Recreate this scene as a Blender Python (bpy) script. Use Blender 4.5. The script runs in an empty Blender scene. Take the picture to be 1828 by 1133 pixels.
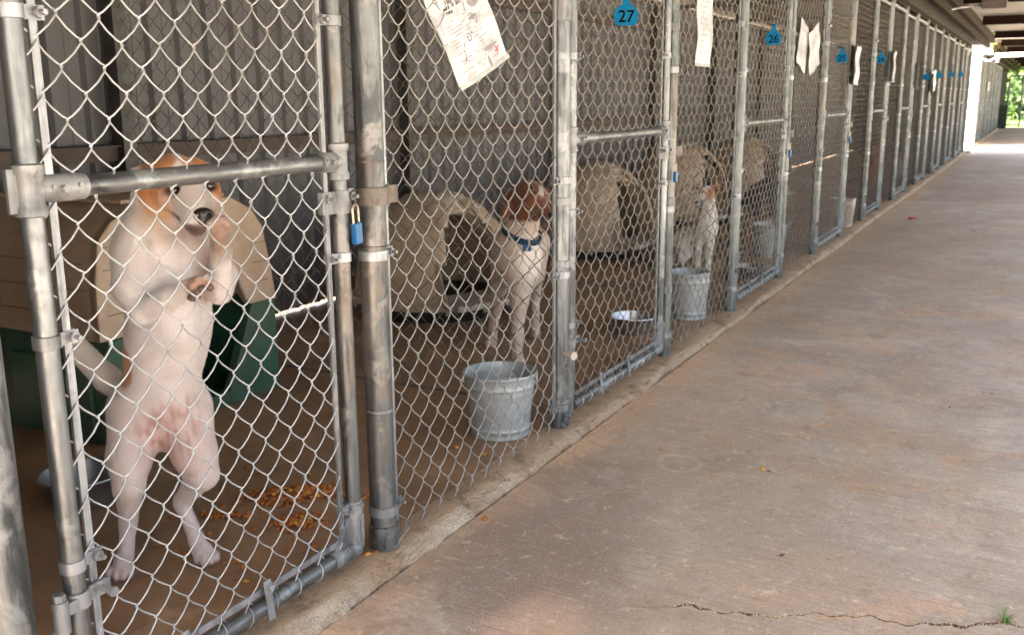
import bpy, bmesh, math, random
import numpy as np
from mathutils import Vector, Matrix, Euler

random.seed(7)
rng = np.random.default_rng(11)
S = bpy.context.scene
COL = S.collection

# ------------------------------------------------------------------ camera
CAM_D, CAM_H = 1.1239, 0.9085
PITCH, YAW, ROLL = math.radians(12.675), math.radians(28.264), math.radians(-0.427)
cd = bpy.data.cameras.new("camera")
cam = bpy.data.objects.new("camera", cd)
COL.objects.link(cam)
S.camera = cam
cy, sy, cp, sp = math.cos(YAW), math.sin(YAW), math.cos(PITCH), math.sin(PITCH)
fwd = Vector((-sy * cp, cy * cp, -sp)); rt = Vector((cy, sy, 0)); up = rt.cross(fwd)
c_, s_ = math.cos(ROLL), math.sin(ROLL)
r2 = c_ * rt + s_ * up; u2 = -s_ * rt + c_ * up
M = Matrix((r2, u2, -fwd)).transposed().to_4x4()
M.translation = Vector((CAM_D, 0, CAM_H))
cam.matrix_world = M
cd.sensor_width = 36; cd.lens = 1732.7 / 1828 * 36
cd.clip_start = 0.02; cd.clip_end = 400
cd.dof.use_dof = True; cd.dof.focus_distance = 1.75; cd.dof.aperture_fstop = 11.0

# ------------------------------------------------------------------ light
w = bpy.data.worlds.new("World"); S.world = w; w.use_nodes = True
nt = w.node_tree; nt.nodes.clear()
sky = nt.nodes.new("ShaderNodeTexSky"); sky.sky_type = 'NISHITA'; sky.sun_disc = False
SUN_EL, SUN_AZ = math.radians(58), math.radians(196)   # azimuth clockwise from +y
sky.sun_elevation = SUN_EL; sky.sun_rotation = SUN_AZ
sky.air_density = 1.2; sky.dust_density = 7.0; sky.ozone_density = 1.0
bg = nt.nodes.new("ShaderNodeBackground"); bg.inputs[1].default_value = 0.11
wo = nt.nodes.new("ShaderNodeOutputWorld")
nt.links.new(sky.outputs[0], bg.inputs[0]); nt.links.new(bg.outputs[0], wo.inputs[0])
sl = bpy.data.lights.new("sun", 'SUN'); sl.energy = 5.0; sl.angle = math.radians(3); sl.color = (1, .94, .84)
so = bpy.data.objects.new("sun", sl); COL.objects.link(so)
sd = Vector((math.sin(SUN_AZ) * math.cos(SUN_EL), math.cos(SUN_AZ) * math.cos(SUN_EL), math.sin(SUN_EL)))
so.rotation_euler = sd.to_track_quat('Z', 'Y').to_euler()
so.location = (0, -5, 10)
S.view_settings.view_transform = 'Standard'; S.view_settings.look = 'None'
S.view_settings.exposure = 3.6; S.view_settings.gamma = 1
S.render.engine = 'CYCLES'
S.cycles.max_bounces = 8; S.cycles.diffuse_bounces = 5

# ------------------------------------------------------------------ material helpers
class N:
    def __init__(s, name):
        s.m = bpy.data.materials.new(name); s.m.use_nodes = True
        s.t = s.m.node_tree; s.b = s.t.nodes["Principled BSDF"]; s.co = None
        s.out = s.t.nodes["Material Output"]
    def n(s, ty, **k):
        o = s.t.nodes.new(ty)
        for a, v in k.items(): setattr(o, a, v)
        return o
    def l(s, a, b): s.t.links.new(a, b)
    def coord(s, scale=(1, 1, 1), world=True, off=(0, 0, 0), rot=(0, 0, 0)):
        if world: g = s.n("ShaderNodeNewGeometry").outputs["Position"]
        else: g = s.n("ShaderNodeTexCoord").outputs["Object"]
        mp = s.n("ShaderNodeMapping"); mp.inputs["Scale"].default_value = scale
        mp.inputs["Location"].default_value = off; mp.inputs["Rotation"].default_value = rot
        s.l(g, mp.inputs["Vector"]); return mp.outputs[0]
    def noise(s, sc, co, det=6, rough=.6, dist=0):
        o = s.n("ShaderNodeTexNoise"); o.inputs["Scale"].default_value = sc
        o.inputs["Detail"].default_value = det; o.inputs["Roughness"].default_value = rough
        o.inputs["Distortion"].default_value = dist
        s.l(co, o.inputs["Vector"]); return o.outputs["Fac"]
    def ramp(s, fac, stops, interp='LINEAR'):
        o = s.n("ShaderNodeValToRGB"); r = o.color_ramp; r.interpolation = interp
        while len(r.elements) < len(stops): r.elements.new(.5)
        for e, (p, c) in zip(r.elements, stops):
            e.position = p
            e.color = (c, c, c, 1) if isinstance(c, (int, float)) else (*c, 1)
        s.l(fac, o.inputs[0]); return o.outputs[0]
    def mix(s, fac, a, b, mode='MIX'):
        o = s.n("ShaderNodeMix", data_type='RGBA', blend_type=mode)
        for k, v in ((0, fac), (6, a), (7, b)):
            if isinstance(v, (int, float)): o.inputs[k].default_value = v
            elif isinstance(v, tuple): o.inputs[k].default_value = (*v, 1)
            else: s.l(v, o.inputs[k])
        return o.outputs[2]
    def math(s, op, a, b=0.0, clamp=False):
        o = s.n("ShaderNodeMath", operation=op, use_clamp=clamp)
        for k, v in ((0, a), (1, b)):
            if isinstance(v, (int, float)): o.inputs[k].default_value = v
            else: s.l(v, o.inputs[k])
        return o.outputs[0]
    def bump(s, h, st=.3, d=.002, prev=None):
        o = s.n("ShaderNodeBump"); o.inputs["Strength"].default_value = st; o.inputs["Distance"].default_value = d
        s.l(h, o.inputs["Height"])
        if prev is not None: s.l(prev, o.inputs["Normal"])
        return o.outputs[0]
    def done(s, col=None, rough=None, metal=None, norm=None, spec=None):
        for k, v in (("Base Color", col), ("Roughness", rough), ("Metallic", metal), ("Specular IOR Level", spec)):
            if v is None: continue
            if isinstance(v, (int, float)): s.b.inputs[k].default_value = v
            elif isinstance(v, tuple): s.b.inputs[k].default_value = (*v, 1)
            else: s.l(v, s.b.inputs[k])
        if norm is not None: s.l(norm, s.b.inputs["Normal"])
        return s.m

def mat_galv(name, base=(.44, .43, .41), dark=(.22, .215, .21), spots=(.62, .60, .57), rough=.42, metal=.55, seed=0, rust=.0, ax='z'):
    A = (lambda a, b: (a, a, b)) if ax == 'z' else (lambda a, b: (a, b, a))
    m = N(name)
    c = m.coord(A(9, 1.3), off=(seed, seed, seed))
    f = m.noise(4, c, 8, .65)
    c2 = m.coord((1, 1, 1), off=(seed * 3, 0, seed))
    f2 = m.noise(38, c2, 6, .7)
    f3 = m.noise(7, c2, 5, .6, .6)
    col = m.ramp(f, [(.34, dark), (.5, base), (.66, tuple(min(1, b * 1.3) for b in base))])
    st = m.noise(1, m.coord(A(55, 3), off=(0, seed, 0)), 6, .75)
    col = m.mix(m.ramp(st, [(.34, .55), (.5, 0.0)]), col, dark)
    st3 = m.noise(1, m.coord(A(16, 2.2), off=(seed, 5, 0)), 7, .75, .8)
    col = m.mix(m.ramp(st3, [(.52, 0.0), (.60, .75)]), col, tuple(x * .6 for x in dark))
    sp_ = m.ramp(f3, [(.53, 0.0), (.57, 1.0)])
    sp2 = m.math('MULTIPLY', sp_, m.ramp(f2, [(.4, 0.0), (.55, .8)]))
    col = m.mix(sp2, col, spots)
    if rust:
        fr = m.ramp(m.noise(5, m.coord((1, 1, .6), off=(seed + 9, 2, 1)), 7, .65), [(.52, 0.0), (.66, rust)])
        col = m.mix(fr, col, (.25, .17, .11))
    ro = m.ramp(f2, [(.3, rough - .1), (.7, rough + .22)])
    nb = m.bump(f2, .25, .0012)
    return m.done(col, ro, metal, nb)

MT = {}
MT['pipe'] = mat_galv('galvanised_pipe', (0.168, 0.178, 0.183), (0.070, 0.077, 0.081), (0.256, 0.267, 0.272), .36, .8)
MT['pipe_h'] = mat_galv('galvanised_rail', (0.154, 0.158, 0.157), (0.070, 0.071, 0.073), (0.289, 0.303, 0.304), .38, .75, ax='y', seed=3)
MT['pipe_old'] = mat_galv('weathered_pipe', (0.134, 0.141, 0.141), (0.055, 0.059, 0.062), (0.223, 0.213, 0.203), .42, .7, 4, .28)
MT['pipe_far'] = mat_galv('galvanised_pipe_dull', (0.126, 0.141, 0.139), (0.060, 0.071, 0.070), (0.196, 0.198, 0.183), .42, .65, 8, .3)
MT['band'] = mat_galv('pressed_steel_band', (0.256, 0.266, 0.280), (0.174, 0.179, 0.187), (0.327, 0.338, 0.349), .38, .55, 2)
MT['dark_band'] = mat_galv('rusty_steel_band', (0.126, 0.108, 0.090), (0.063, 0.054, 0.051), (0.173, 0.140, 0.112), .55, .45, 12, .5)
MT['cast'] = mat_galv('cast_fitting', (0.190, 0.196, 0.199), (0.115, 0.118, 0.119), (0.289, 0.290, 0.290), .5, .5, 6)

def mat_wire(name, a, b, metal=.45, rough=.4):
    m = N(name); f = m.noise(30, m.coord(), 4, .6); f2 = m.noise(4, m.coord(), 4, .6)
    col = m.ramp(f, [(.3, a), (.7, b)])
    col = m.mix(m.ramp(f2, [(.5, 0.0), (.75, .5)]), col, tuple(x * .7 for x in a))
    col = m.mix(m.ramp(m.noise(2.6, m.coord(off=(3, 6, 1)), 6, .75), [(.55, 0.0), (.66, .6)]), col, (a[0] * .62, a[1] * .5, a[2] * .4))
    return m.done(col, rough, metal)
MT['wire'] = mat_wire('zinc_wire', (0.320, 0.330, 0.335), (0.461, 0.477, 0.491))
MT['wire_tan'] = mat_wire('dull_zinc_wire', (0.198, 0.183, 0.158), (0.294, 0.279, 0.250), .3, .5)
MT['wire_mid'] = mat_wire('slightly_dull_wire', (0.255, 0.246, 0.227), (0.365, 0.356, 0.338), .4, .45)
MT['wire_far'] = mat_wire('distant_dull_wire', (0.084, 0.070, 0.056), (0.139, 0.122, 0.102), .3, .55)
MT['wire_old'] = mat_wire('dirty_wire', (0.102, 0.087, 0.073), (0.180, 0.162, 0.145), .3, .6)

def mat_walk():
    m = N('walkway_concrete'); co = m.coord()
    big = m.noise(.9, co, 5, .6, .4); mid = m.noise(4.2, co, 8, .68, .5)
    # broom lines run across the walk
    st = m.noise(1, m.coord((5, 130, 1)), 6, .7); st2 = m.noise(1, m.coord((2.6, 60, 1), off=(3, 1, 0)), 5, .65, .3)
    fine = m.noise(150, co, 3, .7); vf = m.noise(420, co, 2, .6)
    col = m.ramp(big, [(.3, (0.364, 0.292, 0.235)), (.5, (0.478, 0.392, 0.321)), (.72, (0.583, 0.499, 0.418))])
    col = m.mix(m.ramp(mid, [(.38, .6), (.56, 0.0)]), col, (0.312, 0.238, 0.181))
    col = m.mix(m.ramp(m.noise(2.3, m.coord(off=(7, 3, 0)), 7, .7, .7), [(.52, 0.0), (.72, .75)]), col, (0.651, 0.577, 0.492))
    col = m.mix(m.ramp(m.noise(3.4, m.coord(off=(1, 9, 0)), 8, .76, 1.0), [(.50, 0.0), (.64, .6)]), col, (0.606, 0.345, 0.180))
    # rust-orange run-off along the kerb
    sx = m.n("ShaderNodeSeparateXYZ"); m.l(co, sx.inputs[0])
    wob = m.math('ADD', sx.outputs[0], m.math('MULTIPLY', m.math('SUBTRACT', m.noise(3, m.coord((1, .8, 1)), 6, .7), .5), .16))
    edge = m.ramp(wob, [(.075, 1.0), (.12, .85), (.21, 0.0)])
    ln = m.ramp(m.noise(1, m.coord((95, 2.4, 1)), 5, .7), [(.3, .25), (.7, 1.0)])
    col = m.mix(m.math('MULTIPLY', edge, ln), col, (0.666, 0.401, 0.201))
    # damp brown stain out in front of the second pen, pinker slab past the crack
    def blob(cx, cy_, rx, ry, a):
        dx = m.math('DIVIDE', m.math('SUBTRACT', sx.outputs[0], cx), rx)
        dy = m.math('DIVIDE', m.math('SUBTRACT', sx.outputs[1], cy_), ry)
        d = m.math('ADD', m.math('MULTIPLY', dx, dx), m.math('MULTIPLY', dy, dy))
        d = m.math('ADD', d, m.math('MULTIPLY', m.math('SUBTRACT', mid, .5), 2.6))
        return m.ramp(d, [(.15, a), (1.0, 0.0)])
    col = m.mix(blob(.24, 1.80, .30, .62, .72), col, (0.227, 0.161, 0.127))
    col = m.mix(blob(.34, 1.50, .36, .34, .65), col, (0.227, 0.161, 0.127))
    col = m.mix(blob(.70, 2.0, .38, .30, .55), col, (0.364, 0.308, 0.268))
    col = m.mix(blob(.42, 1.33, .12, .22, .5), col, (0.681, 0.460, 0.313))
    col = m.mix(blob(.30, 2.9, .18, .7, .30), col, (0.651, 0.477, 0.344))
    col = m.mix(m.ramp(m.noise(.55, m.coord((1.6, .8, 1), off=(4.2, 1.3, 0)), 4, .55, .3), [(.40, .45), (.55, 0.0)]), col, (0.326, 0.245, 0.166))
    # pale ring left by a bucket
    dx = m.math('SUBTRACT', sx.outputs[0], .375); dy = m.math('SUBTRACT', sx.outputs[1], 2.31)
    rr = m.math('SQRT', m.math('ADD', m.math('MULTIPLY', dx, dx), m.math('MULTIPLY', dy, dy)))
    ring = m.ramp(m.math('ABSOLUTE', m.math('SUBTRACT', rr, .055)), [(.004, .3), (.014, 0.0)])
    col = m.mix(m.math('MULTIPLY', ring, mid), col, (0.760, 0.744, 0.642))
    # broom streaks
    col = m.mix(m.ramp(st, [(.34, .6), (.46, 0.0)]), col, (0.258, 0.199, 0.164))
    col = m.mix(m.ramp(st, [(.60, 0.0), (.72, .4)]), col, (0.757, 0.676, 0.582))
    col = m.mix(m.ramp(st2, [(.58, 0.0), (.68, .6)]), col, (0.303, 0.231, 0.180))
    col = m.mix(m.ramp(fine, [(.32, .6), (.5, 0.0)]), col, (0.258, 0.216, 0.180))
    col = m.mix(m.ramp(vf, [(.60, 0.0), (.70, .6)]), col, (0.760, 0.738, 0.628))
    col = m.mix(m.ramp(m.noise(26, co, 8, .8, .6), [(.36, .5), (.46, 0.0)]), col, (0.246, 0.180, 0.121))
    col = m.mix(m.ramp(m.noise(34, m.coord(off=(5, 2, 0)), 8, .8, .6), [(.56, 0.0), (.64, .45)]), col, (0.738, 0.632, 0.471))
    col = m.mix(m.math('MULTIPLY', m.ramp(m.noise(1, m.coord((3.0, 210, 1), off=(5, 5, 0)), 3, .5), [(.66, 0.0), (.70, 1.0)]), m.ramp(m.noise(2.2, m.coord(off=(6, 1, 0)), 4), [(.48, 0.0), (.6, .55)])), col, (0.199, 0.145, 0.085))
    col = m.mix(m.ramp(m.noise(9, m.coord(off=(2, 8, 0)), 3, .5, .2), [(.70, 0.0), (.74, .5)]), col, (0.273, 0.201, 0.121))
    h = m.math('ADD', m.math('MULTIPLY', st, 1.2), m.math('ADD', m.math('MULTIPLY', fine, .5), m.math('MULTIPLY', mid, 1.2)))
    nb = m.bump(h, .55, .0035)
    return m.done(col, m.ramp(big, [(.3, .72), (.7, .88)]), 0.0, nb, .16)
MT['walk'] = mat_walk()

def mat_floor():
    m = N('pen_floor_concrete'); co = m.coord()
    big = m.noise(1.3, co, 6, .6, .5); mid = m.noise(7, co, 7, .7, .5); fine = m.noise(160, co, 3, .7)
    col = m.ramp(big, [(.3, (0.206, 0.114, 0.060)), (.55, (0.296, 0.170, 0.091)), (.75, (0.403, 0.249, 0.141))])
    col = m.mix(m.ramp(mid, [(.35, .5), (.5, 0.0)]), col, (0.143, 0.082, 0.045))
    col = m.mix(m.ramp(m.noise(3.3, m.coord(off=(3, 3, 3)), 7, .7, .8), [(.56, 0.0), (.7, .55)]), col, (0.538, 0.362, 0.214))
    col = m.mix(m.ramp(fine, [(.62, 0.0), (.75, .35)]), col, (0.591, 0.410, 0.252))
    col = m.mix(m.ramp(m.noise(11, m.coord(off=(9, 2, 0)), 8, .75, 1.2), [(.60, 0.0), (.66, .5)]), col, (0.480, 0.309, 0.153))
    col = m.mix(m.ramp(m.noise(19, m.coord(off=(1, 7, 0)), 8, .75, 1.2), [(.34, .6), (.42, 0.0)]), col, (0.087, 0.047, 0.022))
    h = m.math('ADD', fine, m.math('MULTIPLY', mid, 2))
    return m.done(col, m.ramp(big, [(.35, .38), (.65, .62)]), 0.0, m.bump(h, .4, .002), .5)
MT['floor'] = mat_floor()

def mat_curb():
    m = N('kerb_concrete'); co = m.coord()
    big = m.noise(2.1, m.coord((1, .6, 1)), 7, .68, .6); mid = m.noise(13, co, 8, .72, .5); fine = m.noise(170, co, 4, .75)
    lay = m.noise(1, m.coord((60, 3, 160)), 6, .7)
    col = m.ramp(big, [(.3, (0.445, 0.300, 0.181)), (.5, (0.582, 0.420, 0.280)), (.7, (0.719, 0.560, 0.397))])
    sx = m.n("ShaderNodeSeparateXYZ"); m.l(co, sx.inputs[0])
    wob = m.math('ADD', sx.outputs[0], m.math('MULTIPLY', m.math('SUBTRACT', mid, .5), .05))
    face = m.ramp(wob, [(.030, 0.0), (.042, 1.0)])
    col = m.mix(m.ramp(wob, [(.0, .7), (.08, .3)]), col, (0.487, 0.320, 0.190))
    col = m.mix(m.ramp(mid, [(.40, .6), (.48, 0.0)]), col, (0.212, 0.135, 0.081))
    sy_ = m.n("ShaderNodeSeparateXYZ"); m.l(co, sy_.inputs[0])
    face = m.math('MULTIPLY', face, m.ramp(m.math('MULTIPLY', sy_.outputs[1], .2), [(.36, 1.0), (.50, .25)]))
    white = m.math('MULTIPLY', face, m.ramp(m.noise(3.2, m.coord((.5, 1, 1), off=(2, 4, 0)), 7, .7, .5), [(.42, 0.0), (.56, .85)]))
    col = m.mix(white, col, (0.741, 0.620, 0.479))
    col = m.mix(m.math('MULTIPLY', face, m.ramp(lay, [(.54, 0.0), (.66, .5)])), col, (0.381, 0.220, 0.118))
    col = m.mix(m.ramp(fine, [(.34, .6), (.48, 0.0)]), col, (0.180, 0.120, 0.081))
    vo = m.n("ShaderNodeTexVoronoi", feature='DISTANCE_TO_EDGE'); vo.inputs["Scale"].default_value = 22
    m.l(m.mix(.25, m.coord((1, .6, 1)), m.n("ShaderNodeTexNoise").outputs["Color"]), vo.inputs["Vector"])
    ck = m.math('MULTIPLY', m.ramp(vo.outputs["Distance"], [(.0, 1.0), (.05, 0.0)]), m.ramp(m.noise(4, m.coord(off=(8, 8, 8)), 4), [(.5, 0.0), (.6, .8)]))
    col = m.mix(ck, col, (0.137, 0.085, 0.049))
    h = m.math('ADD', m.math('MULTIPLY', mid, 2.2), m.math('ADD', fine, m.math('MULTIPLY', lay, .8)))
    return m.done(col, .75, 0.0, m.bump(h, 1.0, .010), .3)
MT['curb'] = mat_curb()

def mat_simple(name, a, b, sc=20, rough=.6, metal=0.0, bst=.2, bd=.001, spec=.4, det=6, stretch=(1, 1, 1)):
    m = N(name); f = m.noise(sc, m.coord(stretch), det, .65)
    col = m.ramp(f, [(.3, a), (.7, b)])
    return m.done(col, rough, metal, m.bump(f, bst, bd), spec)
MT['siding'] = None
def mat_siding():
    m = N('painted_metal_siding'); f = m.noise(2.5, m.coord((3, 3, .8)), 6, .65); f2 = m.noise(30, m.coord(), 5, .65)
    col = m.ramp(f, [(.3, (0.089, 0.089, 0.092)), (.7, (0.127, 0.129, 0.137))])
    st = m.noise(1, m.coord((30, 30, 1.2)), 5, .7)
    col = m.mix(m.ramp(st, [(.55, 0.0), (.75, .45)]), col, (0.084, 0.073, 0.063))
    sx = m.n("ShaderNodeSeparateXYZ"); m.l(m.coord(), sx.inputs[0])
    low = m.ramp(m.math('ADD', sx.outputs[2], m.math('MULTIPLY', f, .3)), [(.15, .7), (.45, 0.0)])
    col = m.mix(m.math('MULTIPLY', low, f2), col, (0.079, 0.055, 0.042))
    return m.done(col, .5, .15, m.bump(f2, .15, .001), .4)
MT['siding'] = mat_siding()
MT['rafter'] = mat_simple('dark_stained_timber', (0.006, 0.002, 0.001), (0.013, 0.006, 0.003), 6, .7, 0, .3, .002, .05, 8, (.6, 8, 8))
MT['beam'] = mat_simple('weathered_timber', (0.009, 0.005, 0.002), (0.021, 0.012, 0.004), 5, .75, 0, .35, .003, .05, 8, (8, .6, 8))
MT['roofmetal'] = mat_simple('roof_sheet_metal', (0.149, 0.134, 0.108), (0.208, 0.189, 0.154), 3, .5, .1, .1, .001)
MT['girt'] = mat_simple('rusty_girt_steel', (0.062, 0.046, 0.039), (0.106, 0.084, 0.073), 14, .6, .3)
MT['darkpost'] = mat_simple('dark_steel_post', (.045, .045, .042), (.10, .10, .095), 12, .5, .4)
MT['white'] = mat_simple('white_paint', (.76, .75, .73), (.84, .83, .81), 8, .45)
def mat_plastic(name, a, b, dirt, sc=9, rough=.5):
    m = N(name); f = m.noise(sc, m.coord(), 7, .65, .3); f2 = m.noise(55, m.coord(), 5, .7)
    f3 = m.noise(2.4, m.coord(off=(4, 4, 4)), 6, .65)
    col = m.ramp(f, [(.3, a), (.7, b)])
    col = m.mix(m.ramp(f3, [(.42, 0.0), (.66, .7)]), col, dirt)
    col = m.mix(m.ramp(f2, [(.62, 0.0), (.72, .5)]), col, tuple(x * .6 for x in dirt))
    return m.done(col, rough, 0.0, m.bump(f2, .25, .0015), .4)
MT['tan'] = mat_plastic('tan_moulded_plastic', (0.420, 0.306, 0.213), (0.556, 0.433, 0.316), (0.294, 0.195, 0.125))
MT['tan_clean'] = mat_plastic('cream_moulded_plastic', (0.399, 0.331, 0.258), (0.482, 0.422, 0.357), (0.289, 0.218, 0.159))
MT['green'] = mat_plastic('green_moulded_plastic', (0.015, 0.072, 0.043), (0.034, 0.128, 0.076), (0.060, 0.064, 0.043))
MT['black'] = mat_plastic('black_plastic', (0.007, 0.007, 0.007), (0.018, 0.017, 0.016), (0.030, 0.024, 0.019))
MT['steel'] = mat_simple('stainless_steel', (0.300, 0.294, 0.282), (0.396, 0.390, 0.378), 25, .28, .9, .1, .0008)
def mat_bucket():
    m = N('galvanised_bucket'); v = m.n("ShaderNodeTexVoronoi"); v.inputs["Scale"].default_value = 70
    m.l(m.coord(), v.inputs["Vector"]); f = m.noise(9, m.coord(), 7, .7, .4)
    col = m.ramp(f, [(.3, (0.289, 0.310, 0.304)), (.55, (0.340, 0.365, 0.361)), (.72, (0.408, 0.426, 0.418))])
    col = m.mix(.3, col, m.ramp(v.outputs["Color"], [(.2, .3), (.8, .75)]), 'SOFT_LIGHT')
    col = m.mix(m.ramp(m.noise(6, m.coord(off=(5, 1, 3)), 6, .7), [(.58, 0.0), (.66, .7)]), col, (0.476, 0.469, 0.449))
    return m.done(col, .5, .35, m.bump(f, .2, .001), .4)
MT['bucket'] = mat_bucket()
m_ = N('water'); m_.b.inputs["Transmission Weight"].default_value = .7; m_.b.inputs["IOR"].default_value = 1.33
MT['water'] = m_.done((.55, .60, .58), .03, 0.0, m_.bump(m_.noise(20, m_.coord(), 2), .05, .001))
MT['blue'] = mat_simple('blue_plastic', (0.000, 0.069, 0.195), (0.008, 0.100, 0.255), 60, .4)
MT['blue_tag'] = mat_simple('blue_tag_plastic', (0.000, 0.085, 0.184), (0.004, 0.115, 0.242), 40, .7, 0.0, .2, .001, .08)
MT['ink'] = mat_simple('black_ink', (.002, .002, .0025), (.006, .006, .007), 40, .9, 0.0, .1, .001, .02)
MT['redink'] = mat_simple('red_ink', (0.330, 0.036, 0.036), (0.420, 0.090, 0.084), 90, .6)
MT['grey_ink'] = mat_simple('faded_grey_print', (0.143, 0.139, 0.143), (0.195, 0.191, 0.195), 90, .6)
def mat_paper():
    m = N('paper_in_sleeve'); f = m.noise(28, m.coord(off=(2, 0, 5)), 5, .6, .8)
    col = m.ramp(f, [(.45, (.38, .38, .39)), (.60, (.28, .28, .29))])
    return m.done(col, .35, 0.0, m.bump(m.noise(14, m.coord(), 4, .5), .5, .006), .5)
MT['paper'] = mat_paper()
MT['sleeve'] = mat_simple('clear_sleeve_edge', (0.250, 0.270, 0.250), (0.330, 0.345, 0.325), 50, .2)
MT['collar'] = mat_simple('blue_collar_webbing', (0.003, 0.025, 0.059), (0.008, 0.052, 0.105), 120, .6)
MT['brass'] = mat_simple('tarnished_brass', (.26, .20, .14), (.42, .35, .28), 30, .4, .7)
MT['kib1'] = mat_simple('dry_kibble', (0.227, 0.067, 0.014), (0.409, 0.141, 0.026), 160, .6, 0, .6, .002)
MT['kib2'] = mat_simple('dry_kibble_yellow', (0.378, 0.169, 0.024), (0.540, 0.270, 0.042), 160, .6, 0, .6, .002)
MT['dirt'] = mat_simple('soil', (.07, .04, .024), (.16, .10, .06), 60, .9, 0, .8, .006)
MT['petal'] = mat_simple('red_petal', (0.420, 0.007, 0.007), (0.525, 0.021, 0.014), 60, .5)
MT['grassblade'] = mat_simple('grass_blade', (0.060, 0.120, 0.018), (0.120, 0.204, 0.036), 20, .5)
MT['lawn'] = mat_simple('lawn', (0.072, 0.122, 0.016), (0.126, 0.189, 0.032), 7, .8, 0, .5, .02)
MT['leaf'] = mat_simple('leaf', (0.029, 0.058, 0.004), (0.091, 0.140, 0.012), 1.2, .55)
MT['leaf2'] = mat_simple('leaf_dark', (0.018, 0.039, 0.007), (0.042, 0.078, 0.012), 1.2, .55)
MT['bark'] = mat_simple('bark', (.06, .045, .03), (.13, .10, .07), 12, .9, 0, .6, .01)
MT['bounce_ground'] = mat_simple('pale_bounce_ground', (0.390, 0.337, 0.276), (0.585, 0.521, 0.438), 9, .9, 0, .6, .01)  # unseen outer ground, made pale instead of lawn to bounce neutral light inward
MT['groove'] = mat_simple('moulded_groove', (.20, .135, .09), (.27, .19, .13), 9, .7)
MT['apron'] = mat_simple('sunlit_concrete', (0.368, 0.314, 0.264), (0.478, 0.421, 0.361), 3, .8)
MT['bin'] = mat_simple('dark_bin_plastic', (0.012, 0.018, 0.016), (0.027, 0.036, 0.031), 8, .5)
MT['eye'] = mat_simple('dog_eye', (0.008, 0.004, 0.003), (0.021, 0.010, 0.006), 300, .08, 0, 0, .0001, .8)
MT['nose'] = mat_simple('dog_nose', (0.009, 0.006, 0.006), (0.025, 0.018, 0.018), 260, .32, 0, .5, .0006, .6)
MT['pad'] = mat_simple('paw_pad', (.06, .04, .035), (.16, .10, .08), 120, .55)
def mat_fur(name):
    m = N(name); a = m.n("ShaderNodeAttribute"); a.attribute_name = "fur"
    f = m.noise(1, m.coord((420, 420, 160)), 4, .7); f2 = m.noise(22, m.coord(), 5, .6)
    col = m.mix(m.ramp(f, [(.35, .10), (.6, 0.0)]), a.outputs["Color"], (.10, .07, .05))
    col = m.mix(m.ramp(f2, [(.35, .14), (.6, 0.0)]), col, (.30, .20, .15))
    m.b.inputs["Subsurface Weight"].default_value = .12
    m.b.inputs["Subsurface Radius"].default_value = (.02, .008, .005)
    m.b.inputs["Subsurface Scale"].default_value = .3
    m.b.inputs["Sheen Weight"].default_value = .25
    return m.done(col, .75, 0.0, m.bump(f, .35, .0012), .2)
MT['fur'] = mat_fur('short_fur')

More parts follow.
